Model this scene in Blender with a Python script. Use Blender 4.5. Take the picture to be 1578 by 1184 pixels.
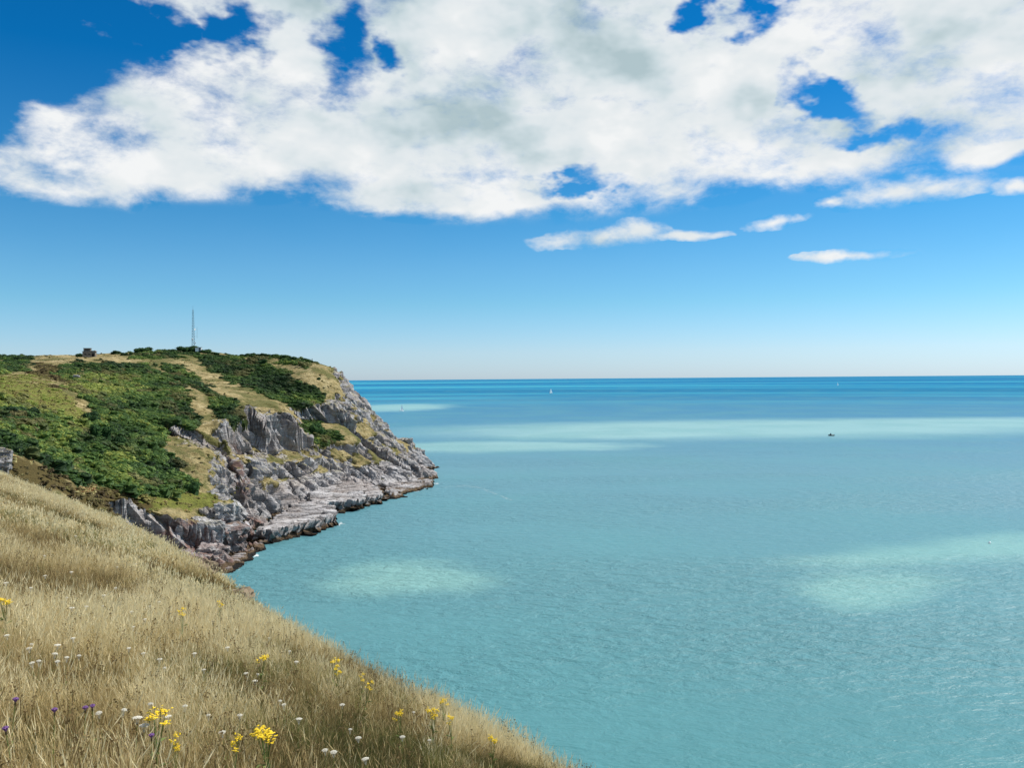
import bpy, bmesh, math, random
import numpy as np
from mathutils import Vector, Matrix
R = math.radians
random.seed(7); rng = np.random.default_rng(7)
for o in list(bpy.data.objects): bpy.data.objects.remove(o)
SC = bpy.context.scene
COL = SC.collection

# ------------------------------------------------------------------ camera
F, W0, H0 = 1313.0, 1578.0, 1184.0          # focal length in photo pixels, photo size
CAMZ = 45.0                                  # eye above the sea
PITCH, ROLL = math.atan(-8.0 / F), -0.0078
cam_d = bpy.data.cameras.new('camera'); cam = bpy.data.objects.new('camera', cam_d); COL.objects.link(cam)
cam_d.sensor_width = 36.0; cam_d.lens = 36.0 * F / W0; cam_d.clip_start = 0.1; cam_d.clip_end = 200000
CM = Matrix.Rotation(R(90) + PITCH, 4, 'X') @ Matrix.Rotation(ROLL, 4, 'Z')
cam.matrix_world = Matrix.Translation((0, 0, CAMZ)) @ CM
SC.camera = cam
CR = np.array(CM.to_3x3())
def ray(px, py):
    d = CR @ np.array([px - W0 / 2, -(py - H0 / 2), -F]); return d / d[1]
def at(px, py, D):                           # world point at photo direction, D metres ahead
    return np.array([0, 0, CAMZ]) + ray(px, py) * D
def atz(px, py, z):                          # world point where that direction meets height z
    r = ray(px, py); return np.array([0, 0, CAMZ]) + r * ((z - CAMZ) / r[2])
def photo_xy(P):
    q = (P - np.array([0, 0, CAMZ])) @ CR
    dz = np.maximum(-q[:, 2], 1e-3)
    return W0 / 2 + q[:, 0] / dz * F, H0 / 2 - q[:, 1] / dz * F

# ------------------------------------------------------------------ light
SUN_EL, SUN_AZ = R(50), R(68)                # azimuth clockwise from the view direction (+Y)
sun_d = bpy.data.lights.new('sun', 'SUN'); sun = bpy.data.objects.new('sun', sun_d); COL.objects.link(sun)
sun_d.energy = 4.9; sun_d.angle = R(0.5); sun_d.color = (1.0, 0.95, 0.87)
SUNV = Vector((math.sin(SUN_AZ) * math.cos(SUN_EL), math.cos(SUN_AZ) * math.cos(SUN_EL), math.sin(SUN_EL)))
sun.rotation_euler = SUNV.to_track_quat('Z', 'Y').to_euler(); sun.location = (60, 0, 160)
SC.view_settings.view_transform = 'Standard'; SC.view_settings.look = 'None'
SC.view_settings.exposure = 0.22; SC.view_settings.gamma = 1.0; SC.view_settings.use_curve_mapping = False

class NT:                                    # small node-building helper
    def __init__(s, tree): s.t = tree; s.n = tree.nodes; s.l = tree.links
    def node(s, typ, **kw):
        n = s.n.new(typ)
        for k, v in kw.items():
            if k.startswith('i_'):
                s.inp(n, k[2:], v)
            else: setattr(n, k, v)
        return n
    def inp(s, n, key, v):
        sock = n.inputs[int(key)] if key.isdigit() else n.inputs[key.replace('_', ' ')]
        if isinstance(v, bpy.types.NodeSocket): s.l.new(v, sock)
        elif isinstance(v, bpy.types.Node): s.l.new(v.outputs[0], sock)
        else:
            try: sock.default_value = v
            except Exception: sock.default_value = tuple(v) + (1,)
    def math(s, op, a, b=0.0, c=None, clamp=False):
        n = s.n.new('ShaderNodeMath'); n.operation = op; n.use_clamp = clamp
        s.inp(n, '0', a); s.inp(n, '1', b)
        if c is not None: s.inp(n, '2', c)
        return n.outputs[0]
    def vmath(s, op, a, b=(0, 0, 0)):
        n = s.n.new('ShaderNodeVectorMath'); n.operation = op; s.inp(n, '0', a)
        if op == 'SCALE': s.inp(n, 'Scale', b)
        else: s.inp(n, '1', b)
        return n.outputs['Value'] if op in ('LENGTH', 'DOT_PRODUCT') else n.outputs[0]
    def noise(s, vec, scale, detail=4, rough=0.55, dist=0.0):
        n = s.n.new('ShaderNodeTexNoise'); s.inp(n, 'Vector', vec); n.inputs['Scale'].default_value = scale
        n.inputs['Detail'].default_value = detail; n.inputs['Roughness'].default_value = rough
        n.inputs['Distortion'].default_value = dist
        return n.outputs[0]
    def mix(s, fac, a, b, blend='MIX'):
        n = s.n.new('ShaderNodeMix'); n.data_type = 'RGBA'; n.blend_type = blend; n.clamp_factor = True
        for idx, v in ((0, fac), (6, a), (7, b)):
            if isinstance(v, bpy.types.NodeSocket): s.l.new(v, n.inputs[idx])
            elif idx == 0: n.inputs[0].default_value = v
            else: n.inputs[idx].default_value = tuple(v)[:3] + (1,)
        return n.outputs[2]
    def step(s, v, lo, hi, a=0.0, b=1.0):
        n = s.n.new('ShaderNodeMapRange'); n.interpolation_type = 'SMOOTHSTEP'
        s.inp(n, '0', v); s.inp(n, '1', lo); s.inp(n, '2', hi); s.inp(n, '3', a); s.inp(n, '4', b)
        return n.outputs[0]
    def ramp(s, v, stops):
        n = s.n.new('ShaderNodeValToRGB'); s.inp(n, '0', v); e = n.color_ramp.elements
        while len(e) < len(stops): e.new(0.5)
        for el, (p, c) in zip(e, stops): el.position = p; el.color = tuple(c)[:3] + (1,)
        return n.outputs[0]
    def mapping(s, vec, loc=(0, 0, 0), rot=(0, 0, 0), scale=(1, 1, 1), typ='POINT'):
        n = s.n.new('ShaderNodeMapping'); n.vector_type = typ; s.inp(n, 'Vector', vec)
        n.inputs['Location'].default_value = loc; n.inputs['Rotation'].default_value = rot; n.inputs['Scale'].default_value = scale
        return n.outputs[0]
    def blob(s, vec, c, r, rot=0.0):         # 1 at the centre falling to 0 at radius r
        m = s.mapping(vec, (c[0], c[1], 0), (0, 0, rot), (r[0], r[1], 1), 'TEXTURE')
        g = s.n.new('ShaderNodeTexGradient'); g.gradient_type = 'SPHERICAL'; s.l.new(m, g.inputs[0])
        return g.outputs['Fac']

def build_world():
    w = bpy.data.worlds.new('World'); SC.world = w; w.use_nodes = True
    t = NT(w.node_tree); t.n.clear()
    out = t.node('ShaderNodeOutputWorld'); bg = t.node('ShaderNodeBackground')
    t.l.new(bg.outputs[0], out.inputs[0]); bg.inputs['Strength'].default_value = 0.087
    SC.cycles.max_bounces = 4; SC.cycles.diffuse_bounces = 2; SC.cycles.glossy_bounces = 1; SC.cycles.transparent_max_bounces = 8
    sky = t.node('ShaderNodeTexSky', sky_type='NISHITA', sun_disc=False, sun_elevation=SUN_EL, sun_rotation=SUN_AZ,
                 air_density=1.0, dust_density=0.25, ozone_density=2.0, altitude=40)
    geo = t.node('ShaderNodeNewGeometry')
    d = t.vmath('SCALE', geo.outputs['Incoming'], -1.0)
    tc = t.node('ShaderNodeTexCoord'); d = tc.outputs['Generated']
    sep = t.node('ShaderNodeSeparateXYZ'); t.l.new(d, sep.inputs[0])
    dx, dy, dz = sep.outputs
    az = t.math('ARCTAN2', dx, dy); el = t.math('ARCSINE', dz)
    com = t.node('ShaderNodeCombineXYZ', i_0=az, i_1=el); ae = com.outputs[0]
    # clear air: the physical sky, deepened like the photograph's polarised blue
    elc = t.math('MAXIMUM', el, 0.0)
    deep = t.ramp(t.math('MULTIPLY', elc, 1.6), [(0.0, (0.76, 1.02, 1.60)), (0.05, (0.76, 1.02, 1.46)), (0.14, (0.52, 0.96, 1.25)), (0.30, (0.22, 0.80, 1.15)),
                                               (0.55, (0.02, 0.60, 1.06)), (1.0, (0.02, 0.54, 1.0))])
    base = t.mix(1.0, sky.outputs[0], deep, 'MULTIPLY')
    def c(px, py):
        r = ray(px, py); r = r / np.linalg.norm(r); return (math.atan2(r[0], r[1]), math.asin(r[2]))
    def B(px, py, rx, ry, rot=0.0, v=None):
        return t.blob(v or warp, c(px, py), (rx / F, ry / F), -rot)
    p3 = t.mapping(d, scale=(1, 1, 1.7))
    wn = t.n.new('ShaderNodeTexNoise'); t.l.new(p3, wn.inputs['Vector']); wn.inputs['Scale'].default_value = 5; wn.inputs['Detail'].default_value = 3
    wv = t.vmath('MULTIPLY', t.vmath('SUBTRACT', wn.outputs['Color'], (0.5, 0.5, 0.5)), (0.10, 0.06, 0.0))
    warp = t.vmath('ADD', ae, wv)
    wf = t.n.new('ShaderNodeTexNoise'); t.l.new(p3, wf.inputs['Vector']); wf.inputs['Scale'].default_value = 13; wf.inputs['Detail'].default_value = 4; wf.inputs['Roughness'].default_value = 0.62
    warpf = t.vmath('ADD', warp, t.vmath('MULTIPLY', t.vmath('SUBTRACT', wf.outputs['Color'], (0.5, 0.5, 0.5)), (0.13, 0.09, 0.0)))
    def maxi(L):
        v = L[0]
        for q in L[1:]: v = t.math('MAXIMUM', v, q)
        return v
    def smax(L):
        v = L[0]
        for q in L[1:]: v = t.math('SMOOTH_MAX', v, q, 0.15)
        return v
    pos = [B(x, y, a, b, R(g)) for x, y, a, b, g in (
        (330, 205, 330, 112, 0), (560, 205, 340, 128, 0), (800, 165, 430, 185, 0), (1060, 175, 310, 140, 0), (1210, 228, 260, 72, 4),
        (80, 262, 190, 48, 0), (260, 256, 260, 56, 0), (680, 305, 230, 46, 0), (820, 298, 190, 44, -6), (420, 115, 200, 90, 0),
        (660, 10, 520, 120, 0), (950, 40, 380, 170, 0), (260, 0, 130, 50, 0), (1450, 60, 310, 170, 10), (1340, 10, 260, 130, 0),
        (1570, 110, 260, 110, 0), (1150, 80, 200, 130, 0), (460, -20, 300, 70, 0), (1530, 205, 110, 40, -10))]
    big = smax(pos)
    neg = maxi([B(x, y, a, b, R(g), warpf) for x, y, a, b, g in (
        (528, 74, 64, 96, 10), (338, 44, 84, 46, -20), (1088, 0, 38, 34, 0), (1176, 8, 48, 36, 20), (600, 92, 44, 34, 0),
        (1282, 150, 40, 112, -38), (70, 80, 200, 150, 0), (10, 165, 120, 76, 0), (1335, 212, 66, 34, 0), (890, 286, 90, 22, -8), (225, 45, 90, 46, 0))])
    warps = t.vmath('ADD', ae, t.vmath('MULTIPLY', t.vmath('SUBTRACT', wf.outputs['Color'], (0.5, 0.5, 0.5)), (0.08, 0.022, 0.0)))
    small = maxi([B(x, y, a, b, R(g), warps) for x, y, a, b, g in (
        (1390, 297, 120, 24, -2), (925, 368, 105, 18, -3), (985, 357, 60, 22, 0), (1070, 362, 70, 9, 0), (1195, 342, 50, 14, -3), (1305, 393, 90, 10, 1), (35, 195, 70, 50, -20),
        (145, 45, 70, 50, 30), (1550, 290, 36, 12, 0), (1545, 236, 80, 18, -10), (1270, 310, 30, 10, 0))])
    # beyond the picture the same broken cumulus goes on overhead and to the sides
    n_lay = t.noise(p3, 2.3, 3, 0.55, 0.3)
    elev = t.step(el, 0.16, 0.42)
    frame = t.math('MULTIPLY', t.step(t.math('ABSOLUTE', az), 0.56, 0.74), elev)
    over = t.math('MAXIMUM', frame, t.step(el, 0.46, 0.62))
    layer = t.math('MULTIPLY', t.step(n_lay, 0.44, 0.62), over)
    n1 = t.noise(p3, 9.0, 7, 0.60, 0.25)
    n2 = t.noise(t.mapping(d, scale=(1, 1, 2.0)), 34.0, 5, 0.65, 0.2)
    cov = t.math('MINIMUM', t.math('ADD', t.math('MULTIPLY', big, 1.65), t.math('MULTIPLY', layer, 0.9)), 0.80)
    here = t.step(t.math('ADD', t.math('ADD', maxi(pos), layer), t.math('MULTIPLY', small, 1.5)), 0.0, 0.14)
    cov = t.math('SUBTRACT', cov, t.math('MULTIPLY', neg, 0.95))
    cov = t.math('ADD', cov, t.math('MULTIPLY', small, 0.66))
    bil = t.math('ADD', t.math('MULTIPLY', t.math('SUBTRACT', n1, 0.5), 1.7), t.math('MULTIPLY', t.math('SUBTRACT', n2, 0.5), 0.65))
    cov = t.math('ADD', t.math('SUBTRACT', cov, 0.10), t.math('MULTIPLY', bil, here))
    alpha = t.step(cov, 0.0, 0.72)
    alpha = t.math('MULTIPLY', alpha, t.step(el, 0.09, 0.13))
    # cloud shading: billows lit from the right, thick parts grey
    off = tuple(0.05 * v for v in SUNV)
    n1o = t.noise(t.vmath('ADD', p3, off), 8.0, 4, 0.55)
    n1s = t.noise(p3, 8.0, 4, 0.55)
    lit = t.math('ADD', 0.5, t.math('MULTIPLY', t.math('SUBTRACT', n1s, n1o), 2.4))
    lit = t.math('ADD', lit, t.math('MULTIPLY', t.math('SUBTRACT', t.noise(p3, 13.0, 4, 0.55), 0.5), 0.55))
    grey = maxi([B(x, y, a, b, R(g)) for x, y, a, b, g in (
        (640, 10, 460, 150, 0), (900, 50, 400, 140, -15), (1500, 60, 260, 150, 0), (760, 210, 160, 90, 0), (560, 250, 170, 60, 0), (640, 290, 140, 50, 0), (870, 265, 150, 50, 0), (1200, 150, 110, 70, 0))])
    grey = t.math('MAXIMUM', grey, t.math('MULTIPLY', layer, 0.6))
    br = t.math('ADD', t.math('MULTIPLY', lit, 0.9), t.math('MULTIPLY', t.math('SUBTRACT', t.noise(p3, 5.0, 4, 0.55), 0.5), 1.1))
    br = t.math('SUBTRACT', br, t.math('MULTIPLY', grey, 0.62))
    ccol = t.ramp(t.math('ADD', br, 0.36), [(0.0, (4.3, 5.5, 5.9)), (0.30, (5.9, 6.9, 7.3)), (0.55, (7.3, 7.9, 8.2)), (0.82, (8.1, 8.45, 8.6)), (1.0, (8.9, 9.05, 9.1))])
    col = t.mix(alpha, base, ccol)
    t.l.new(col, bg.inputs['Color'])
    w.cycles.sampling_method = 'MANUAL'; w.cycles.sample_map_resolution = 256
build_world()

# ------------------------------------------------------------------ helpers
def tag(o, label=None, cat=None, group=None, kind=None):
    for k, v in (('label', label), ('category', cat), ('group', group), ('kind', kind)):
        if v: o[k] = v
    return o
def link(name, me, parent=None):
    o = bpy.data.objects.new(name, me); COL.objects.link(o)
    if parent is not None: o.parent = parent
    return o
def empty(name, loc=(0, 0, 0), rz=0.0):
    o = bpy.data.objects.new(name, None); COL.objects.link(o); o.location = loc; o.rotation_euler = (0, 0, rz)
    o.empty_display_size = 0.3; return o
def mesh_np(name, V, Fq, mat=None, smooth=True):
    me = bpy.data.meshes.new(name); V = np.asarray(V, float); Fq = np.asarray(Fq)
    k = Fq.shape[1]
    me.vertices.add(len(V)); me.vertices.foreach_set('co', V.ravel())
    me.loops.add(Fq.size); me.loops.foreach_set('vertex_index', Fq.ravel().astype(np.int32))
    me.polygons.add(len(Fq)); me.polygons.foreach_set('loop_start', np.arange(0, Fq.size, k, dtype=np.int32))
    me.polygons.foreach_set('use_smooth', np.full(len(Fq), smooth)); me.update(calc_edges=True); me.validate()
    if mat: me.materials.append(mat)
    return me
def attr(me, name, data, typ='FLOAT'):
    a = me.attributes.new(name, typ, 'POINT')
    if typ == 'FLOAT': a.data.foreach_set('value', np.asarray(data, np.float32).ravel())
    elif typ == 'FLOAT_COLOR': a.data.foreach_set('color', np.asarray(data, np.float32).ravel())
    else: a.data.foreach_set('vector', np.asarray(data, np.float32).ravel())
def copy_tree(o, parent=None):
    c = o.copy(); COL.objects.link(c); c.parent = parent
    for ch in o.children:
        copy_tree(ch, c)
    return c

def _h(ix, iy, iz, s):
    n = (ix * 374761393 + iy * 668265263 + iz * 2147483647 + s * 974711) & 0xffffffff
    n = ((n ^ (n >> 13)) * 1274126177) & 0xffffffff
    n = ((n ^ (n >> 16)) * 2246822519) & 0xffffffff
    return ((n ^ (n >> 15)) & 0xffffff) / float(0xffffff)
def vnoise(P, s=0):                          # value noise in [0,1]
    P = np.asarray(P, float); i = np.floor(P).astype(np.int64); f = P - i; f = f * f * f * (f * (f * 6 - 15) + 10)
    r = 0
    for a in (0, 1):
        for b in (0, 1):
            for c in (0, 1):
                w = (f[:, 0] if a else 1 - f[:, 0]) * (f[:, 1] if b else 1 - f[:, 1]) * (f[:, 2] if c else 1 - f[:, 2])
                r = r + w * _h(i[:, 0] + a, i[:, 1] + b, i[:, 2] + c, s)
    return r
def fbm(P, o=4, s=0, g=0.5):
    t, a, n = 0, 1.0, 0; P = np.asarray(P, float)
    for k in range(o): t = t + a * vnoise(P * 2 ** k + 17.3 * k, s + k); n += a; a *= g
    return t / n
def ridged(P, o=4, s=0, g=0.5):
    t, a, n = 0, 1.0, 0; P = np.asarray(P, float)
    for k in range(o): t = t + a * (1 - np.abs(2 * vnoise(P * 2 ** k + 9.1 * k, s + k) - 1)); n += a; a *= g
    return t / n
def worley(P, s=0):                          # distance to nearest and cell value
    i = np.floor(P).astype(np.int64); d1 = np.full(len(P), 9.0); d2 = d1.copy(); cv = np.zeros(len(P))
    for a in (-1, 0, 1):
        for b in (-1, 0, 1):
            for c in (-1, 0, 1):
                j = i + (a, b, c)
                q = j + np.stack([_h(j[:, 0], j[:, 1], j[:, 2], s + k) for k in (1, 2, 3)], 1)
                d = np.linalg.norm(P - q, axis=1); m = d < d1
                d2 = np.where(m, d1, np.minimum(d2, d)); cv = np.where(m, _h(j[:, 0], j[:, 1], j[:, 2], s + 5), cv); d1 = np.where(m, d, d1)
    return d1, d2, cv
def sstep(x, a, b):
    t = np.clip((x - a) / (b - a), 0, 1); return t * t * (3 - 2 * t)
def inpoly(x, y, poly):
    r = np.zeros(len(x), bool); n = len(poly)
    for i in range(n):
        (x1, y1), (x2, y2) = poly[i], poly[(i + 1) % n]
        c = ((y1 > y) != (y2 > y)) & (x < (x2 - x1) * (y - y1) / (y2 - y1 + 1e-12) + x1); r ^= c
    return r
def sdpoly(x, y, poly):                      # positive inside
    d = np.full(len(x), 1e9); n = len(poly)
    for i in range(n):
        (x1, y1), (x2, y2) = poly[i], poly[(i + 1) % n]
        ex, ey = x2 - x1, y2 - y1; t = np.clip(((x - x1) * ex + (y - y1) * ey) / (ex * ex + ey * ey + 1e-12), 0, 1)
        d = np.minimum(d, np.hypot(x - x1 - t * ex, y - y1 - t * ey))
    return np.where(inpoly(x, y, poly), d, -d)

# ------------------------------------------------------------------ materials
def new_mat(name):
    m = bpy.data.materials.new(name); m.use_nodes = True; t = NT(m.node_tree)
    b = t.n['Principled BSDF']; return m, t, b
def plain(name, col, rough=0.6, metal=0.0, var=0.12, scale=8.0, spec=0.3):
    m, t, b = new_mat(name); tc = t.node('ShaderNodeTexCoord')
    n = t.noise(tc.outputs['Object'], scale, 4)
    t.l.new(t.mix(n, [c * (1 - var) for c in col], [min(1, c * (1 + var)) for c in col]), b.inputs['Base Color'])
    b.inputs['Roughness'].default_value = rough; b.inputs['Metallic'].default_value = metal
    b.inputs['Specular IOR Level'].default_value = spec
    return m
def headland_mat():
    m, t, b = new_mat('headland_ground')
    geo = t.node('ShaderNodeNewGeometry'); P = geo.outputs['Position']
    at_ = t.node('ShaderNodeAttribute', attribute_name='cover'); sp = t.node('ShaderNodeSeparateColor'); t.l.new(at_.outputs['Color'], sp.inputs[0])
    scrub, rock, lime = sp.outputs[0], sp.outputs[1], sp.outputs[2]
    a2 = t.node('ShaderNodeAttribute', attribute_name='cover_b'); s2 = t.node('ShaderNodeSeparateColor'); t.l.new(a2.outputs['Color'], s2.inputs[0])
    brown, red, crack = s2.outputs[0], s2.outputs[1], s2.outputs[2]
    nb = t.noise(P, 0.06, 5, 0.6); nm = t.noise(P, 0.35, 6, 0.65); nf = t.noise(P, 1.6, 5, 0.7)
    # dry turf
    straw = t.ramp(nm, [(0.30, (0.15, 0.118, 0.046)), (0.43, (0.26, 0.205, 0.088)), (0.55, (0.40, 0.32, 0.16)), (0.70, (0.54, 0.45, 0.26))])
    turf = t.mix(t.step(t.math('ADD', nb, t.math('MULTIPLY', t.math('SUBTRACT', nm, 0.5), 0.6)), 0.46, 0.60), straw, t.mix(nf, (0.075, 0.085, 0.025), (0.19, 0.17, 0.06)))
    turf = t.mix(lime, turf, t.mix(nf, (0.10, 0.125, 0.02), (0.25, 0.245, 0.06)))
    turf = t.mix(t.math('MULTIPLY', t.step(t.noise(P, 0.9, 4, 0.7), 0.50, 0.66), 0.55), turf, (0.075, 0.075, 0.028))
    turf = t.mix(brown, turf, t.mix(nf, (0.05, 0.04, 0.015), (0.16, 0.12, 0.04)))
    sc = t.mix(nf, (0.010, 0.026, 0.006), (0.035, 0.07, 0.014))
    g = t.mix(scrub, turf, sc)
    # limestone: tilted beds, weathering, ochre and red stains
    st = t.mapping(t.mapping(P, rot=(0, 0, R(-24))), rot=(0, R(-42), 0), scale=(0.10, 0.16, 0.75))
    nst = t.noise(st, 1.0, 7, 0.68, 0.5); nst2 = t.noise(st, 3.6, 5, 0.65, 0.3)
    rk = t.ramp(nst, [(0.28, (0.115, 0.11, 0.112)), (0.42, (0.315, 0.305, 0.305)), (0.54, (0.49, 0.475, 0.475)), (0.68, (0.64, 0.625, 0.615))])
    rk = t.mix(t.step(nst2, 0.48, 0.70, 0, 0.55), rk, (0.17, 0.145, 0.135))
    rk = t.mix(t.step(nf, 0.42, 0.72, 0, 0.35), rk, (0.62, 0.59, 0.58))
    rk = t.mix(t.math('MULTIPLY', t.step(nb, 0.42, 0.60), 0.35), rk, (0.30, 0.215, 0.165))
    rk = t.mix(t.math('MULTIPLY', red, t.step(nm, 0.36, 0.60, 0, 0.9)), rk, t.mix(nf, (0.13, 0.055, 0.04), (0.30, 0.18, 0.145)))
    # lichen and turf lodged on the flatter rock, higher up
    nz = t.node('ShaderNodeSeparateXYZ'); t.l.new(geo.outputs['Normal'], nz.inputs[0])
    pz = t.node('ShaderNodeSeparateXYZ'); t.l.new(P, pz.inputs[0])
    lich = t.math('MULTIPLY', t.step(nm, 0.42, 0.58), t.math('MULTIPLY', t.step(nz.outputs[2], 0.5, 0.8), t.step(pz.outputs[2], 6, 13)))
    rk = t.mix(t.math('MULTIPLY', lich, 0.8), rk, t.mix(nf, (0.16, 0.15, 0.05), (0.34, 0.30, 0.13)))
    rk = t.mix(crack, rk, t.mix(0.7, rk, (0.05, 0.046, 0.044)))
    # tide zone: bare brown weed band then black wet stone
    zn = t.math('ADD', pz.outputs[2], t.math('MULTIPLY', t.math('SUBTRACT', nm, 0.5), 4.0))
    rk = t.mix(t.step(zn, 1.7, 1.0), rk, t.mix(nf, (0.085, 0.055, 0.03), (0.20, 0.14, 0.085)))
    rk = t.mix(t.step(zn, 0.75, 0.35), rk, (0.018, 0.017, 0.015))
    edge = t.step(t.math('ADD', rock, t.math('MULTIPLY', t.math('SUBTRACT', nm, 0.5), 0.9)), 0.42, 0.58)
    t.l.new(t.mix(edge, g, rk), b.inputs['Base Color'])
    b.inputs['Roughness'].default_value = 0.9; b.inputs['Specular IOR Level'].default_value = 0.15
    hgt = t.math('ADD', t.math('MULTIPLY', nst, 1.1), t.math('MULTIPLY', t.math('ADD', nst2, nf), 0.35))
    bp = t.node('ShaderNodeBump', i_Strength=1.0, i_Distance=1.5, i_Height=hgt)
    t.l.new(bp.outputs[0], b.inputs['Normal'])
    return m
M_HEAD = headland_mat()

def foliage_mat(name, ramp, trans=0.25, olive=False):
    m, t, b = new_mat(name)
    a = t.node('ShaderNodeAttribute', attribute_name='tint', attribute_type='INSTANCER')
    l = t.node('ShaderNodeAttribute', attribute_name='leaf')
    s = t.node('ShaderNodeSeparateXYZ'); t.l.new(a.outputs['Vector'], s.inputs[0])
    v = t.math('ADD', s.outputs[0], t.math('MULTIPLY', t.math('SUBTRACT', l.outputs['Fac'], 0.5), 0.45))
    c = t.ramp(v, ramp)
    if olive: c = t.mix(s.outputs[1], c, t.mix(l.outputs['Fac'], (0.10, 0.088, 0.032), (0.26, 0.22, 0.09)))
    t.l.new(c, b.inputs['Base Color']); b.inputs['Roughness'].default_value = 0.65; b.inputs['Specular IOR Level'].default_value = 0.2
    if trans:
        tr = t.node('ShaderNodeBsdfTranslucent'); t.l.new(c, tr.inputs[0]); mx = t.node('ShaderNodeMixShader'); mx.inputs[0].default_value = trans
        o = t.n['Material Output']; t.l.new(b.outputs[0], mx.inputs[1]); t.l.new(tr.outputs[0], mx.inputs[2]); t.l.new(mx.outputs[0], o.inputs[0])
    return m
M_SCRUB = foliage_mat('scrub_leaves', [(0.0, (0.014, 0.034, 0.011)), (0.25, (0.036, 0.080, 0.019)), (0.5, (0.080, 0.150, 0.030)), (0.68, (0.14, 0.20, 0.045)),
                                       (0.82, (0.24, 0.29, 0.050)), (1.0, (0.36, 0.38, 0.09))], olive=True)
M_HEATH = foliage_mat('heath_leaves', [(0.0, (0.07, 0.05, 0.022)), (0.3, (0.15, 0.12, 0.045)), (0.5, (0.20, 0.185, 0.055)), (0.7, (0.30, 0.265, 0.09)), (0.9, (0.42, 0.36, 0.16)), (1.0, (0.22, 0.06, 0.025))])
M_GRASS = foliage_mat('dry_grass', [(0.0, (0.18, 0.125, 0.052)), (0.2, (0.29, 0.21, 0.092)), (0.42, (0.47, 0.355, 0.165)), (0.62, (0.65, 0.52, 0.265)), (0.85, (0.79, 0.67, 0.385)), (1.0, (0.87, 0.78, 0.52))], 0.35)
M_GREEN = foliage_mat('green_grass', [(0.0, (0.07, 0.075, 0.022)), (0.5, (0.17, 0.17, 0.05)), (1.0, (0.34, 0.32, 0.12))], 0.35)

# ------------------------------------------------------------------ instancing (ground cover only)
PROTO = {}
def proto_collection(name, meshes):
    c = bpy.data.collections.new(name)
    for i, me in enumerate(meshes):
        c.objects.link(bpy.data.objects.new('%s_%02d' % (name, i), me))
    return c
def scatter(name, P, rot, scl, tint, idx, coll, label, cat):
    me = bpy.data.meshes.new(name); me.vertices.add(len(P)); me.vertices.foreach_set('co', np.asarray(P, float).ravel())
    attr(me, 'rot', rot, 'FLOAT_VECTOR'); attr(me, 'scl', scl, 'FLOAT_VECTOR'); attr(me, 'tint', tint, 'FLOAT_VECTOR')
    a = me.attributes.new('idx', 'INT', 'POINT'); a.data.foreach_set('value', np.asarray(idx, np.int32))
    o = link(name, me); tag(o, label, cat, kind='stuff')
    g = bpy.data.node_groups.new(name + '_scatter', 'GeometryNodeTree')
    g.interface.new_socket('Geometry', in_out='INPUT', socket_type='NodeSocketGeometry'); g.interface.new_socket('Geometry', in_out='OUTPUT', socket_type='NodeSocketGeometry')
    n = g.nodes; L = g.links
    gi = n.new('NodeGroupInput'); go = n.new('NodeGroupOutput'); ip = n.new('GeometryNodeInstanceOnPoints'); ci = n.new('GeometryNodeCollectionInfo')
    ci.inputs['Collection'].default_value = coll; ci.inputs['Separate Children'].default_value = True; ci.inputs['Reset Children'].default_value = True
    def na(nm, ty):
        q = n.new('GeometryNodeInputNamedAttribute'); q.data_type = ty; q.inputs['Name'].default_value = nm; return q.outputs[0]
    L.new(gi.outputs[0], ip.inputs['Points']); L.new(ci.outputs[0], ip.inputs['Instance']); ip.inputs['Pick Instance'].default_value = True
    L.new(na('idx', 'INT'), ip.inputs['Instance Index'])
    e2r = n.new('FunctionNodeEulerToRotation'); L.new(na('rot', 'FLOAT_VECTOR'), e2r.inputs[0]); L.new(e2r.outputs[0], ip.inputs['Rotation'])
    L.new(na('scl', 'FLOAT_VECTOR'), ip.inputs['Scale']); L.new(ip.outputs[0], go.inputs[0])
    md = o.modifiers.new('scatter', 'NODES'); md.node_group = g
    return o

def leaf_clump(name, n, leaf, mat, flat=0.75, seed=0, wind=0.0):
    r = np.random.default_rng(seed); V = []; Fq = []; A = []
    lobes = [(r.normal(0, 0.38, 3) * (1, 1, 0.5), r.uniform(0.45, 0.75)) for _ in range(5)]
    for i in range(n):
        c, rad = lobes[i % 5]
        d = r.normal(0, 1, 3); d[2] = abs(d[2]) * 1.1 - 0.15; d /= np.linalg.norm(d)
        p = c + d * rad * r.uniform(0.75, 1.05); p[2] = max(p[2] + 0.35, 0.0) * flat
        u = np.cross(d, r.normal(0, 1, 3)); u /= np.linalg.norm(u) + 1e-9; w = np.cross(d, u) * 0.8 + d * r.uniform(-0.5, 0.6)
        if wind: u = u + np.array([wind, 0, wind * 0.4])
        s = leaf * r.uniform(0.6, 1.3); k = len(V); h = np.clip(p[2] / 0.9 * 0.6 + r.uniform(0, 0.5), 0, 1)
        V += [p - u * s, p - w * s * 0.5, p + u * s, p + w * s * 0.5]; Fq.append([k, k + 1, k + 2, k + 3]); A += [r.uniform(0, 1)] * 4
    # inner bulk so that the thicket is opaque
    for c, rad in lobes:
        k = len(V); m = 6
        for j in range(4):
            ph = j / 3 * 1.45; rr = rad * 0.82 * math.cos(ph)
            for i in range(m):
                a = i / m * 6.283 + j
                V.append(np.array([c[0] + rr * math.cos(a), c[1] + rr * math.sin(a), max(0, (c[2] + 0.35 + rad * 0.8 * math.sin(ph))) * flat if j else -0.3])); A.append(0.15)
        for j in range(3):
            for i in range(m): Fq.append([k + j * m + i, k + j * m + (i + 1) % m, k + (j + 1) * m + (i + 1) % m, k + (j + 1) * m + i])
    me = mesh_np(name, V, Fq, mat, False); attr(me, 'leaf', A); return me

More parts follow.
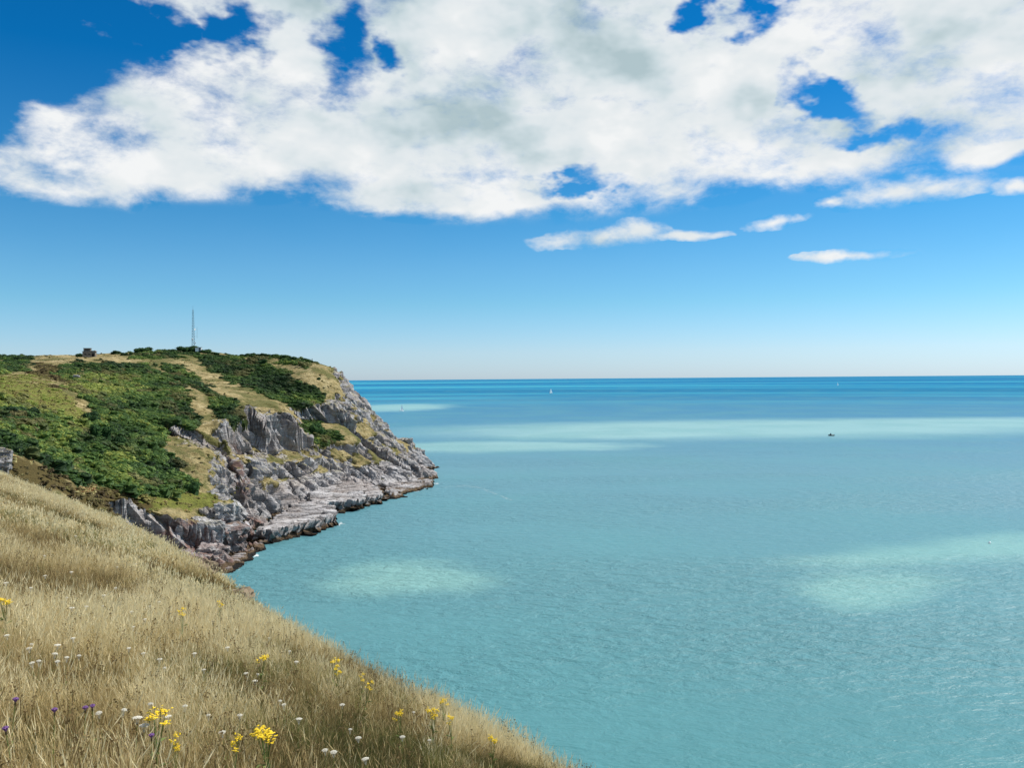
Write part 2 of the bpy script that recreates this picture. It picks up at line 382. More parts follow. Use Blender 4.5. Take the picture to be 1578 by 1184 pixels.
# ------------------------------------------------------------------ sea
def sea_mat():
    m, t, b = new_mat('sea_water')
    geo = t.node('ShaderNodeNewGeometry'); P = geo.outputs['Position']
    s = t.node('ShaderNodeSeparateXYZ'); t.l.new(P, s.inputs[0]); x, y = s.outputs[0], s.outputs[1]
    rad = t.vmath('LENGTH', P)
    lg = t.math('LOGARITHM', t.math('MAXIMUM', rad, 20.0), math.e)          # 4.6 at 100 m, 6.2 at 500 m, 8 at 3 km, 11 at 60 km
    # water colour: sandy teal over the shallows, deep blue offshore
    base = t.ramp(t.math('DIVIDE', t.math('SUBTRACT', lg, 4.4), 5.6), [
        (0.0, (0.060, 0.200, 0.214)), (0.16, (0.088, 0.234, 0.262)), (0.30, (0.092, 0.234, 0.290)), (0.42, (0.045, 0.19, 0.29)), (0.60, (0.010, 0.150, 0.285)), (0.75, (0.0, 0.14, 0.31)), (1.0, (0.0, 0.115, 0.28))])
    # offshore: long streaks of paler and darker water
    cv = t.node('ShaderNodeCombineXYZ', i_0=t.math('DIVIDE', x, t.math('MULTIPLY', rad, 1.4)), i_1=t.math('MULTIPLY', lg, 3.4))
    stn = t.noise(cv.outputs[0], 1.0, 4, 0.55, 0.6)
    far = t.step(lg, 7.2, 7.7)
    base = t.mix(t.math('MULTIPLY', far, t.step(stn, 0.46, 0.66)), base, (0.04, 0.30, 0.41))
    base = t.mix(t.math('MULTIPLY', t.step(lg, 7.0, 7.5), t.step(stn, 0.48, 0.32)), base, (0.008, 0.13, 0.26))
    # milky water under cloud gaps, its sunlight painted into the base colour
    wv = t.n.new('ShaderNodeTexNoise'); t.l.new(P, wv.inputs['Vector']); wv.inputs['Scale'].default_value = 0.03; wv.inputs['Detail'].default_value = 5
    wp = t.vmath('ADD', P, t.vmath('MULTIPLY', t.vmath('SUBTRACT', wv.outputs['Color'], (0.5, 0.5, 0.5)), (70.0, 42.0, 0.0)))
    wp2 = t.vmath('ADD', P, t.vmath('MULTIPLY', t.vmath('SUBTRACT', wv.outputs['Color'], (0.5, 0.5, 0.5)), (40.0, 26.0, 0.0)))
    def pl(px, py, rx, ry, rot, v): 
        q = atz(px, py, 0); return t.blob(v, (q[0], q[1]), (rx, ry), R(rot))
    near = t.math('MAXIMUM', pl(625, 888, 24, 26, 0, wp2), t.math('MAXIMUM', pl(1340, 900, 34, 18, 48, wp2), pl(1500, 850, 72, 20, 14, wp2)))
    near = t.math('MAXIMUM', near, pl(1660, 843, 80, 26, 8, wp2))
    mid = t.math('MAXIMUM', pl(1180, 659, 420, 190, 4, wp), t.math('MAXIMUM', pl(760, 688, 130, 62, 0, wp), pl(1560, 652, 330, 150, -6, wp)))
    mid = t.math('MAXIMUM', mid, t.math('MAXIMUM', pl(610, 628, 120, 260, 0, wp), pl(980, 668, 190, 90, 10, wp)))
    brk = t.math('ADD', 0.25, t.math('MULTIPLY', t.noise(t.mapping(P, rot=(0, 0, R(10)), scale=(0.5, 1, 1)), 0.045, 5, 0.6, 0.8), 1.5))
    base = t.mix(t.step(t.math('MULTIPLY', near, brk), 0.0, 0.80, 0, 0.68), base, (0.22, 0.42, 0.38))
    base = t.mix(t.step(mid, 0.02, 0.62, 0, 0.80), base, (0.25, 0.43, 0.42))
    blot = t.noise(P, 0.012, 4, 0.5)
    base = t.mix(t.step(blot, 0.40, 0.66, 0, 0.30), base, (0.08, 0.255, 0.275))
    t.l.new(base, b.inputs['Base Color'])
    b.inputs['IOR'].default_value = 1.33; t.l.new(t.step(lg, 6.2, 8.0, 0.42, 0.015), b.inputs['Specular IOR Level'])
    t.l.new(t.step(lg, 4.8, 8.0, 0.42, 0.5), b.inputs['Roughness'])
    w1 = t.noise(t.mapping(P, rot=(0, 0, R(-14)), scale=(0.5, 1.0, 1)), 0.40, 5, 0.62, 0.4)
    w2 = t.noise(t.mapping(P, rot=(0, 0, R(22)), scale=(0.55, 1.0, 1)), 1.5, 3, 0.62, 0.3)
    w3 = t.noise(t.mapping(P, rot=(0, 0, R(8)), scale=(0.5, 1.0, 1)), 0.05, 3, 0.5)
    hgt = t.math('ADD', t.math('MULTIPLY', w1, 1.7), t.math('ADD', t.math('MULTIPLY', w2, 0.36), t.math('MULTIPLY', w3, 1.5)))
    bp = t.node('ShaderNodeBump', i_Distance=1.0, i_Height=hgt)
    lane = t.step(t.noise(t.mapping(P, rot=(0, 0, R(-25)), scale=(0.35, 1, 1)), 0.018, 4, 0.55, 0.5), 0.36, 0.62, 0.45, 1.0)
    t.l.new(t.math('MULTIPLY', lane, t.step(lg, 5.2, 8.2, 0.95, 0.12)), bp.inputs['Strength'])
    t.l.new(bp.outputs[0], b.inputs['Normal'])
    return m
def build_sea():
    V = [(0, 0, 0)]; T = []
    rings = [150, 600, 2500, 10000, 40000, 120000]; n = 96
    for r in rings:
        for i in range(n): V.append((r * math.cos(i / n * 6.28318530718), r * math.sin(i / n * 6.28318530718), 0))
    for i in range(n): T.append((0, 1 + i, 1 + (i + 1) % n))
    for k in range(len(rings) - 1):
        for i in range(n):
            a, b_ = 1 + k * n + i, 1 + k * n + (i + 1) % n; c, d = a + n, b_ + n
            T += [(a, c, d), (a, d, b_)]
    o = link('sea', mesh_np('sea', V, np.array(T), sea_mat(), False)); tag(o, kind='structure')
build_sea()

# ------------------------------------------------------------------ headland: heights through surveyed points
CTRL = [  # photo x, photo y, metres ahead
 # near rock and gully
 (345,877,204),(388,853,221),(330,850,208),(300,830,210),(320,795,223),(270,842,203),(268,806,212),(215,800,206),(190,792,200),(355,780,232),(382,812,232),(374,838,224),
 (150,770,190),(100,750,182),(50,722,178),(0,718,165),(-80,700,160),(30,690,205),(120,720,215),(220,760,215),(300,768,225),
 (330,740,246),(300,690,268),(280,735,240),(200,690,250),(100,660,245),(0,640,230),(-100,630,230),(200,640,288),(100,610,285),(0,585,300),(-100,575,300),
 (270,650,290),(330,690,275),(360,730,258),(386,758,264),(350,700,272),
 # west shoulder and top
 (150,560,390),(60,562,380),(0,556,405),(-120,552,400),(140,549,432),(220,548,440),(250,600,350),(220,570,395),(300,556,445),(298,540,485),(200,546,470),(60,549,450),
 (340,600,370),(320,640,322),(370,625,345),(300,600,350),
 # middle cliff
 (385,643,332),(430,640,345),(400,668,326),(410,700,314),(450,690,330),(380,700,296),(420,735,296),(450,760,296),(400,790,264),(470,772,294),(380,825,250),
 (432,800,270),(520,776,306),(500,740,320),(540,745,332),
 # upper middle and skyline
 (400,580,420),(450,610,388),(360,552,468),(400,550,460),(440,554,446),(480,560,432),(505,566,426),(500,600,398),(520,585,412),(500,632,376),(486,652,368),(490,684,352),(530,650,376),
 # right limb
 (530,585,424),(548,603,428),(570,635,432),(595,668,436),(628,682,442),(645,700,446),(560,680,386),(590,700,384),(560,720,358),(600,735,362),(630,715,384),(645,735,376),(610,685,415),
]
SHORE = [(352,880),(392,858),(400,838),(446,828),(466,806),(492,786),(540,778),(572,766),(640,757),(668,749)]
CP = [at(px, py, D) for px, py, D in CTRL]
for px, py in SHORE:
    p = atz(px, py, 0); CP.append(np.array([p[0], p[1], -0.6]))
EX = [  # x, y, z: sea bed off the rocks, far side and inland
 (-30,374,-3),(-26,385,-4),(-36,398,-3),(-38,425,-1),(-40,450,-1),(-30,460,-6),(-20,420,-7),(-62,470,-3),(-70,500,-4),(-95,520,-4),(-60,520,-10),(-20,500,-12),
 (-140,560,-4),(-200,640,-5),(-260,760,-6),(-100,620,-14),
 (-100,470,44),(-130,480,56),(-130,510,30),(-170,520,57),(-175,560,30),(-240,560,54),(-300,640,50),(-250,650,28),(-400,620,52),(-500,520,55),(-420,760,48),(-360,470,58),(-330,425,57),(-420,420,57),(-290,520,57),(-255,520,57),(-230,515,58),(-210,520,58),(-190,500,59),(-330,540,55),(-450,300,55),(-300,300,50),
 (-200,160,38),(-180,120,36),(-320,180,50),
 (-48,190,-5),(-60,170,-4),(-40,230,-6),(-30,290,-7),(-20,340,-7),(-70,150,0),(-85,165,8),(-100,140,14),(-70,120,4),(0,300,-14),(0,200,-12),(-60,205,-3.0),(-52,250,-4)]
CP += [np.array(e, float) for e in EX]; CP = np.array(CP)
def tps_fit(XY, Z, lam):
    n = len(XY); d2 = ((XY[:, None] - XY[None]) ** 2).sum(-1); K = 0.5 * d2 * np.log(d2 + 1e-9)
    A = np.zeros((n + 3, n + 3)); A[:n, :n] = K + lam * np.eye(n); A[:n, n] = 1; A[:n, n + 1:] = XY; A[n:, :n] = A[:n, n:].T
    return np.linalg.solve(A, np.concatenate([Z, np.zeros(3)]))
SCL = 100.0
TW = tps_fit(CP[:, :2] / SCL, CP[:, 2], 0.0006)
CLIFFS = [  # lines where the slope breaks into a steep face: points, height, half width
 ([(352,672,298),(385,660,328),(412,668,326),(440,668,338),(458,676,342)], 15, 15), ([(468,643,371),(500,640,375),(534,630,379)], 8, 10), ([(343,690,278),(362,722,263),(382,762,256)], 7, 8),
 ([(200,806,203),(240,812,206),(295,815,210),(332,812,214),(362,815,226),(377,818,234)], 10, 7), ([(560,694,384),(600,708,384),(640,722,379)], 6, 8), ([(262,672,280),(300,684,280),(330,700,274)], 6, 8), ([(395,735,290),(430,728,306),(470,725,322)], 5, 9), ([(500,712,336),(540,716,346),(575,724,356)], 5, 8)]
def cliff_steps(x, y):
    out = np.zeros(len(x))
    for line, A, L in CLIFFS:
        W = [at(*q)[:2] for q in line]; best = np.full(len(x), 1e9); sg = np.zeros(len(x)); end = np.zeros(len(x))
        for k, (a, b) in enumerate(zip(W, W[1:])):
            e = b - a; l = np.hypot(*e); t = ((x - a[0]) * e[0] + (y - a[1]) * e[1]) / (l * l); tc = np.clip(t, 0, 1)
            d = np.hypot(x - a[0] - tc * e[0], y - a[1] - tc * e[1]); n = np.array([-e[1], e[0]]) / l
            sd = (x - a[0] - tc * e[0]) * n[0] + (y - a[1] - tc * e[1]) * n[1]; m = d < best
            over = np.where((k == 0) & (t < 0), -t * l, 0) + np.where((k == len(W) - 2) & (t > 1), (t - 1) * l, 0)
            best = np.where(m, d, best); sg = np.where(m, np.sign(sd) * d, sg); end = np.where(m, over, end)
        out += A * (sstep(sg, -1.3, 1.3) - sstep(sg, -L, L)) * (1 - sstep(end, 0, L))
    return out
def headland_z(x, y):
    Q = np.stack([x, y], -1) / SCL; n = len(CP); z = np.zeros(len(Q))
    for i in range(n):
        d2 = ((Q - CP[i, :2] / SCL) ** 2).sum(-1); z += TW[i] * 0.5 * d2 * np.log(d2 + 1e-9)
    return z + TW[n] + Q @ TW[n + 1:]

POLY = dict(
 scrub=[[(-200,600),(0,602),(50,622),(95,650),(130,660),(150,640),(120,600),(85,572),(100,560),(180,557),(228,560),(262,582),(282,606),(300,628),(312,652),(298,660),(258,664),(250,692),(280,728),(308,752),(296,766),(240,768),(160,756),(100,745),(60,715),(0,690),(-200,680)],
        [(-200,548),(0,549),(45,552),(50,562),(20,574),(0,577),(-200,590)],
        [(310,544),(345,549),(400,561),(445,577),(475,592),(502,612),(488,626),(462,634),(430,617),(390,597),(350,587),(322,577),(306,560)],
        [(258,562),(275,565),(300,585),(335,607),(362,620),(388,640),(382,662),(352,668),(345,642),(320,612),(290,592),(245,577)],
        [(474,652),(498,655),(528,682),(500,688),(478,684)],
        [(366,551),(400,545),(440,549),(485,557),(470,564),(430,559),(380,555)],
        [(200,543),(300,536),(312,552),(280,548),(210,548)]],
 rock=[[(185,792),(240,798),(300,792),(335,780),(365,775),(384,750),(352,722),(300,692),(260,666),(300,668),(330,684),(356,706),(344,672),(388,641),(432,640),(462,668),(478,688),(530,690),(565,676),(598,664),(632,668),(668,715),(700,760),(520,850),(380,900),(250,900),(185,830)],
       [(468,630),(535,616),(532,642),(482,656),(470,650)],
       [(503,562),(532,574),(565,618),(600,660),(580,672),(552,642),(524,602)], [(330,648),(352,650),(354,672),(335,668)]],
 lime=[[(-100,575),(0,582),(45,588),(75,592),(110,618),(148,650),(152,668),(120,664),(95,650),(50,624),(0,604),(-100,600)],[(150,690),(215,700),(205,720),(150,712)],[(205,766),(310,766),(372,745),(365,772),(320,786),(230,792)]],
 brown=[[(-100,690),(0,690),(60,712),(105,748),(160,760),(240,772),(240,792),(190,800),(100,770),(0,738),(-100,720)],[(60,560),(100,572),(120,600),(90,596),(40,575)]],
 red=[[(225,800),(395,800),(395,890),(225,890)],[(340,690),(372,690),(385,770),(360,765)],[(10,702),(40,700),(45,722),(15,720)],[(105,745),(150,748),(140,765),(105,760)]])
def cover_masks(P, N):
    px, py = photo_xy(P)
    w = (np.stack([fbm(P * 0.07, 4, 31), fbm(P * 0.07, 4, 57)], 1) - 0.5) * 46
    wf = (np.stack([vnoise(P * 0.5, 3), vnoise(P * 0.5, 4)], 1) - 0.5) * 8
    X, Y = px + w[:, 0] + wf[:, 0], py + w[:, 1] * 0.6 + wf[:, 1] * 0.6
    out = {}
    for k, L in POLY.items():
        v = np.zeros(len(P))
        e = 12 if k in ('scrub', 'lime', 'brown') else 4
        for pl in L: v = np.maximum(v, sstep(sdpoly(X, Y, pl), -e, e))
        if e > 4: v = sstep(v + (fbm(P * 0.22, 3, 83) - 0.5) * 1.1, 0.35, 0.65)
        out[k] = v
    slope = 1 - N[:, 2]
    rub = sstep(sdpoly(X, Y, [(262,668),(300,690),(352,722),(384,750),(365,778),(330,786),(306,758),(285,728),(252,692)]), -6, 6)
    rub = np.maximum(rub, sstep(sdpoly(X, Y, [(330,600),(400,640),(470,660),(600,660),(560,620),(520,600),(480,640),(420,630)]), -6, 6) * 0.8)
    out['rock'] = np.maximum(out['rock'], rub * sstep(fbm(P * np.array([0.3, 0.3, 0.5]), 3, 131), 0.47, 0.60))
    out['rock'] = np.clip(np.maximum(out['rock'], sstep(slope, 0.34, 0.52)) * (1 - out['scrub']) , 0, 1)
    out['rock'] = np.maximum(out['rock'], sstep(P[:, 2], 4.5, 2.5))
    out['rock'] *= 1 - 0.9 * ((slope < 0.26) & (P[:, 2] > 9) ) * sstep(fbm(P * 0.16, 3, 71), 0.38, 0.52)
    return out, px, py
def grid_normals(G):
    du = np.gradient(G, axis=0); dv = np.gradient(G, axis=1); n = np.cross(du, dv); n /= np.linalg.norm(n, axis=-1, keepdims=True) + 1e-12
    return n * np.where(n[..., 2:3] < 0, -1, 1)
def rock_relief(P, N, amt):
    """tilted beds broken by joints, in metres along the normal"""
    ca, sa = math.cos(R(42)), math.sin(R(42)); a = R(24)
    q = np.stack([P[:, 0] * math.cos(a) + P[:, 1] * math.sin(a), -P[:, 0] * math.sin(a) + P[:, 1] * math.cos(a), P[:, 2]], 1)
    bed = q[:, 0] * sa + q[:, 2] * ca + (fbm(P * 0.06, 3, 5) - 0.5) * 5.0; along = q[:, 0] * ca - q[:, 2] * sa
    S = np.stack([along * 0.075, q[:, 1] * 0.11, bed * 0.34], 1)
    d1, d2, cv = worley(S, 11); e1, e2, cw = worley(S * (2.6, 3.1, 3.0) + 3.3, 23)
    lay = ridged(np.stack([along * 0.035, q[:, 1] * 0.05, bed * 0.30], 1), 4, 41, 0.6)
    gully = ridged(np.stack([(q[:, 1] * 0.5 + along * 0.2) * 0.085 + 0.35 * fbm(P * 0.05, 2, 9), bed * 0.05, P[:, 2] * 0.012], 1), 3, 77)
    f1, f2, cf = worley(S * (6.5, 7.5, 7.0) + 1.7, 29)
    h = (cv - 0.5) * 3.8 + (cw - 0.5) * 1.8 + (cf - 0.5) * 0.55 + (lay - 0.55) * 5.0 - sstep(gully, 0.70, 0.97) * 5.0 - sstep(d2 - d1, 0.14, 0.0) * 1.0
    crack = sstep(d2 - d1, 0.09, 0.0) * 0.7 + sstep(e2 - e1, 0.09, 0.0) * 0.45 + sstep(gully, 0.84, 0.98) * 0.4 + sstep(lay, 0.42, 0.25) * 0.4
    return h * amt, np.clip(crack, 0, 1)
def put_cover(me, c, crack):
    o = np.ones(len(crack)); attr(me, 'cover', np.stack([c['scrub'], c['rock'], c['lime'], o], 1), 'FLOAT_COLOR')
    attr(me, 'cover_b', np.stack([c['brown'], c['red'], crack, o], 1), 'FLOAT_COLOR')

def build_headland():
    az = np.radians(np.linspace(-46, -3.2, 680)); rr = np.concatenate([np.arange(128, 190, 0.9), np.arange(190, 470, 0.46), np.arange(470, 560, 1.5), np.linspace(560, 900, 40)])
    A, Rr = np.meshgrid(az, rr, indexing='ij')
    x = (Rr * np.sin(A)); y = (Rr * np.cos(A))
    wx = (fbm(np.stack([x.ravel() * .05, y.ravel() * .05, x.ravel() * 0], 1), 3, 91) - .5).reshape(x.shape) * 7
    z = headland_z((x + wx * 0.6).ravel(), (y + wx).ravel()).reshape(x.shape)
    z = z + cliff_steps((x + wx * 0.5).ravel(), (y + wx * 0.5).ravel()).reshape(x.shape) * sstep(z, -1, 2)
    z = np.where(z < 0, np.maximum(z, -3 + 0.1 * z), z)
    G = np.stack([x, y, z], -1); N = grid_normals(G).reshape(-1, 3); P = G.reshape(-1, 3)
    c, px, py = cover_masks(P, N)
    amt = 0.10 + 0.70 * c['rock'] * (0.42 + 0.64 * sstep(1 - N[:, 2], 0.03, 0.2))
    h = np.zeros(len(P)); crack = np.zeros(len(P)); ri = np.where((c['rock'] > 0.02) & (P[:, 2] > -2.6))[0]
    h[ri], crack[ri] = rock_relief(P[ri], N[ri], amt[ri])
    h += (fbm(P * 0.06, 4, 15) - 0.5) * 3.0 * (1 - c['rock'])
    fade = sstep(P[:, 2], -2.5, 0.5)
    Q = P + N * (h * fade)[:, None]
    nv = len(rr); i, j = np.meshgrid(np.arange(len(az) - 1), np.arange(nv - 1), indexing='ij'); k = (i * nv + j).ravel()
    Fq = np.stack([k, k + nv, k + nv + 1, k + 1], 1)
    keep = Q[Fq][:, :, 2].max(1) > -1.2; Fq = Fq[keep][:, ::-1]
    me = mesh_np('headland', Q, Fq, M_HEAD); me.polygons.foreach_set('use_smooth', (c['rock'][Fq].max(1) < 0.5)); me.update(); put_cover(me, c, crack * c['rock'])
    o = link('headland', me); tag(o, kind='structure')
    return Q.reshape(len(az), nv, 3), c, az, rr, px, py
HG, HC, HAZ, HRR, HPX, HPY = build_headland()
def ground_head(x, y):                        # displaced headland height by lookup
    a = np.arctan2(x, y); r = np.hypot(x, y)
    i = np.clip(np.searchsorted(HAZ, a), 0, len(HAZ) - 1); j = np.clip(np.searchsorted(HRR, r), 0, len(HRR) - 1)
    return HG[i, j, 2]
#SPLIT

# ------------------------------------------------------------------ foreground hillside
EDGE = np.array([(-20, 22), (-6, 17), (0, 8.5), (5, 2.8), (8, 0.8), (11, -0.9), (14, -2.8), (15.6, -4.3), (19, -6.9), (28, -11.6), (40, -18.5), (55, -30), (70, -43), (100, -72), (130, -100)], float)
EYE = 2.15
def hill_z(x, y):
    xe = np.interp(y, EDGE[:, 0], EDGE[:, 1]); s = (x - xe) * 0.8
    drop = np.where(s > 0, np.where(s < 4, 0.11 * s * s, 1.76 + 0.88 * (s - 4)), 0.0)
    q = np.stack([x, y, x * 0], -1).reshape(-1, 3)
    n = (fbm(q * 0.16, 3, 201) - 0.5).reshape(np.shape(x)) * 0.55 + (fbm(q * 0.9, 2, 207) - 0.5).reshape(np.shape(x)) * 0.10
    near = 1 - np.exp(-(x * x + y * y) / 30.0)
    return CAMZ - EYE - 0.3 * x - 0.263 * y - drop + n * near
def hill_hit(px, py, h):
    r = ray(px, py); ts = np.concatenate([np.arange(2.5, 30, 0.02), np.arange(30, 120, 0.1)])
    X, Y, Z = r[0] * ts, r[1] * ts, CAMZ + r[2] * ts
    below = Z < hill_z(X, Y) + h
    if not below.any(): return None
    i = int(np.argmax(below)); return np.array([X[i], Y[i], hill_z(X[i:i + 1], Y[i:i + 1])[0]])
def hill_mat():
    m, t, b = new_mat('meadow_soil'); geo = t.node('ShaderNodeNewGeometry'); P = geo.outputs['Position']
    n = t.noise(P, 0.9, 6, 0.65); f = t.noise(P, 14, 4, 0.7)
    c = t.ramp(n, [(0.3, (0.15, 0.115, 0.055)), (0.5, (0.26, 0.205, 0.105)), (0.7, (0.38, 0.31, 0.17))])
    c = t.mix(t.step(f, 0.45, 0.65, 0, 0.6), c, (0.07, 0.05, 0.022))
    nz = t.node('ShaderNodeSeparateXYZ'); t.l.new(geo.outputs['Normal'], nz.inputs[0])
    rk = t.ramp(t.noise(P, 0.6, 7, 0.7), [(0.35, (0.10, 0.085, 0.075)), (0.6, (0.33, 0.30, 0.29)), (0.75, (0.45, 0.42, 0.40))])
    e = t.step(t.math('ADD', nz.outputs[2], t.math('MULTIPLY', t.math('SUBTRACT', n, 0.5), 0.5)), 0.72, 0.60)
    t.l.new(t.mix(e, c, rk), b.inputs['Base Color']); b.inputs['Roughness'].default_value = 1.0; b.inputs['Specular IOR Level'].default_value = 0.05
    bp = t.node('ShaderNodeBump', i_Strength=0.8, i_Distance=0.25, i_Height=t.math('ADD', n, f)); t.l.new(bp.outputs[0], b.inputs['Normal'])
    return m
def build_hill():
    az = np.radians(np.linspace(-115, 115, 420)); rr = np.concatenate([[0.05], np.geomspace(0.6, 150, 260)])
    A, Q = np.meshgrid(az, rr, indexing='ij'); x, y = Q * np.sin(A), Q * np.cos(A); z = hill_z(x, y)
    P = np.stack([x, y, z], -1).reshape(-1, 3); nv = len(rr)
    steep = sstep(CAMZ - P[:, 2], 12, 20)[:, None] * sstep(x - np.interp(y, EDGE[:, 0], EDGE[:, 1]), 4, 8).reshape(-1, 1)
    P = P + steep * (np.stack([fbm(P * 0.3, 3, 61), fbm(P * 0.3, 3, 62), fbm(P * 0.3, 3, 63)], 1) - 0.5) * 4
    i, j = np.meshgrid(np.arange(len(az) - 1), np.arange(nv - 1), indexing='ij'); k = (i * nv + j).ravel()
    Fq = np.stack([k, k + 1, k + nv + 1, k + nv], 1); Fq = Fq[P[Fq][:, :, 2].max(1) > -1.5][:, ::-1]
    tag(link('hillside', mesh_np('hillside', P, Fq, hill_mat())), kind='structure')
build_hill()

def grass_clump(name, n, h, width, spread, mat, heads=0.5, seed=0, lean=0.25, seg=3):
    r = np.random.default_rng(seed); V = []; Fq = []; A = []
    for i in range(n):
        a = r.uniform(0, 6.283); rad = spread * math.sqrt(r.uniform(0, 1)); b = np.array([rad * math.cos(a), rad * math.sin(a), -0.03])
        hh = h * r.uniform(0.45, 1.1); ln = r.normal(0, lean, 2) * hh + np.array([0.05, 0.01]) * hh
        bend = r.uniform(0.5, 1.6); wd = width * r.uniform(0.7, 1.3); o = r.uniform(0, 3.14); sd = np.array([math.cos(o), math.sin(o), 0]) * wd
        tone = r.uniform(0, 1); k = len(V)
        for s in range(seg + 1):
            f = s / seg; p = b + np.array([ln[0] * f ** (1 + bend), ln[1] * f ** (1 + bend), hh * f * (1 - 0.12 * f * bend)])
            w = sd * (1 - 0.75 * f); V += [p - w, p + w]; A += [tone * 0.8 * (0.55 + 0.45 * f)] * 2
            if s: Fq.append([k + 2 * s - 2, k + 2 * s - 1, k + 2 * s + 1, k + 2 * s])
        if r.uniform() < heads:              # seed head
            tp = (V[-1] + V[-2]) / 2; dr = tp - (V[-3] + V[-4]) / 2; dr /= np.linalg.norm(dr) + 1e-9; L = h * r.uniform(0.12, 0.22); ww = width * r.uniform(1.4, 2.6)
            for q in (0, 1.57):
                s2 = np.array([math.cos(o + q), math.sin(o + q), 0]) * ww; k = len(V)
                V += [tp - dr * L * 0.3, tp + dr * L * 0.2 + s2, tp + dr * L, tp + dr * L * 0.2 - s2]; A += [0.75 + 0.25 * tone] * 4; Fq.append([k, k + 1, k + 2, k + 3])
    me = mesh_np(name, V, Fq, mat, False); attr(me, 'leaf', A); return me
def dead_forb(name, seed, mat):              # dried knapweed and carrot heads on thin stalks
    r = np.random.default_rng(seed); V = []; Fq = []; A = []
    for i in range(4):
        b = np.array([r.normal(0, 0.05), r.normal(0, 0.05), 0.0]); t = b + np.array([r.normal(0, 0.06), r.normal(0, 0.06), r.uniform(0.28, 0.5)]); k = len(V)
        w = np.array([0.002, 0, 0]); V += [b - w, b + w, t + w, t - w]; A += [0.1] * 4; Fq.append([k, k + 1, k + 2, k + 3])
        for q in range(7):
            c = t + r.normal(0, 0.014, 3); u = r.normal(0, 1, 3); u /= np.linalg.norm(u); v = np.cross(u, r.normal(0, 1, 3)); v /= np.linalg.norm(v) + 1e-9; s_ = r.uniform(0.004, 0.009); k = len(V)
            V += [c - u * s_, c - v * s_, c + u * s_, c + v * s_]; A += [r.uniform(0.0, 0.35)] * 4; Fq.append([k, k + 1, k + 2, k + 3])
    me = mesh_np(name, V, Fq, mat, False); attr(me, 'leaf', A); return me
def build_meadow():
    near = [grass_clump('straw', 30, 0.40, 0.0014, 0.11, M_GRASS, 0.6, s, 0.15, 4) for s in range(5)] + [grass_clump('thatch', 44, 0.18, 0.0026, 0.13, M_GRASS, 0.0, 40 + s, 0.55) for s in range(3)] \
         + [grass_clump('green', 40, 0.26, 0.0026, 0.12, M_GREEN, 0.05, 60 + s, 0.4) for s in range(3)] \
         + [grass_clump('stalks', 8, 0.56, 0.0016, 0.10, M_GRASS, 1.0, 160 + s, 0.16, 4) for s in range(4)] + [dead_forb('forb', 180 + s, M_GRASS) for s in range(3)]
    far = [grass_clump('strawf', 26, 0.42, 0.008, 0.22, M_GRASS, 0.5, 80 + s, 0.28, 2) for s in range(4)] + [grass_clump('thatchf', 34, 0.20, 0.012, 0.24, M_GRASS, 0.0, 90 + s, 0.6, 2) for s in range(3)] \
         + [grass_clump('greenf', 30, 0.30, 0.011, 0.22, M_GREEN, 0.0, 96 + s, 0.4, 2) for s in range(3)] \
         + [grass_clump('stalksf', 9, 0.52, 0.006, 0.2, M_GRASS, 1.0, 260 + s, 0.16, 2) for s in range(3)]
    def pts(n, y0, y1, left, right):
        y = rng.uniform(y0, y1, n); xe = np.interp(y, EDGE[:, 0], EDGE[:, 1]); xl = -0.62 * np.maximum(y, 0) - left
        x = rng.uniform(0, 1, n) * (xe + right - xl) + xl; return x, y
    def make(nm, x, y, kinds, label, cut):
        q = np.stack([x, y, x * 0], 1); z = hill_z(x, y); P = np.stack([x, y, z], 1); n = len(x)
        # patches: tall pale stands, brown thatch, greener hollows, drawn out across the slope
        st = np.stack([(x * 0.5 + y * 0.85) * 0.26, (x * 0.85 - y * 0.5) * 0.62, x * 0], 1)
        a = fbm(st, 4, 300) + 0.06 * sstep(y, 9.5, 6.0) * sstep(x, 0.5, -2.0) + 0.10 * sstep(x - np.interp(y, EDGE[:, 0], EDGE[:, 1]), -3.0, -0.5); g = fbm(q * 0.30, 3, 320); f = fbm(q * 1.3, 2, 340)
        u = rng.uniform(0, 1, n)
        k = np.where(u < sstep(a, 0.38, 0.62) * 0.55 + 0.22, 0, 1); k = np.where((g > 0.52) & (rng.uniform(0, 1, n) < sstep(g, 0.52, 0.66) * 0.62 + 0.05), 2, k); k = np.where(rng.uniform(0, 1, n) < 0.14, 2, k)
        v = rng.uniform(0, 1, n); k = np.where((v < 0.16 + 0.22 * sstep(a, 0.45, 0.65)) & (k != 2), 3, k)
        if len(kinds) > 4: k = np.where(v > 0.95, 4, k)
        cnt = kinds; start = np.concatenate([[0], np.cumsum(cnt)[:-1]]); num = np.array(cnt)
        idx = start[k] + rng.integers(0, 99, n) % num[k]
        tint = np.clip(0.14 + 0.66 * sstep(a, 0.34, 0.62) + (f - 0.5) * 0.8 + rng.normal(0, 0.14, n), 0, 0.95)
        tint = np.where(k == 1, tint * 0.7, tint); tint = np.where(k == 3, np.clip(tint + 0.22, 0.4, 1.0), tint); tint = np.where(k == 4, 0.08 + 0.1 * rng.uniform(0, 1, n), tint)
        xe = np.interp(y, EDGE[:, 0], EDGE[:, 1]); s = 0.72 + 0.5 * f + rng.uniform(-0.18, 0.22, n); s *= np.clip(1 - (x - xe) * 0.05, 0.6, 1); s = np.maximum(s * (0.8 + 0.4 * a), 0.3)
        rot = np.stack([rng.normal(0, 0.10, n), rng.normal(0, 0.10, n) + 0.04, rng.uniform(0.0, 6.28, n)], 1)
        keep = (x * x + y * y > 2.2 ** 2)
        scatter(nm, P[keep], rot[keep], np.stack([s, s, s], 1)[keep], np.stack([tint] * 3, 1)[keep], idx[keep], proto_collection(nm + '_kinds', cut), label, 'grass')
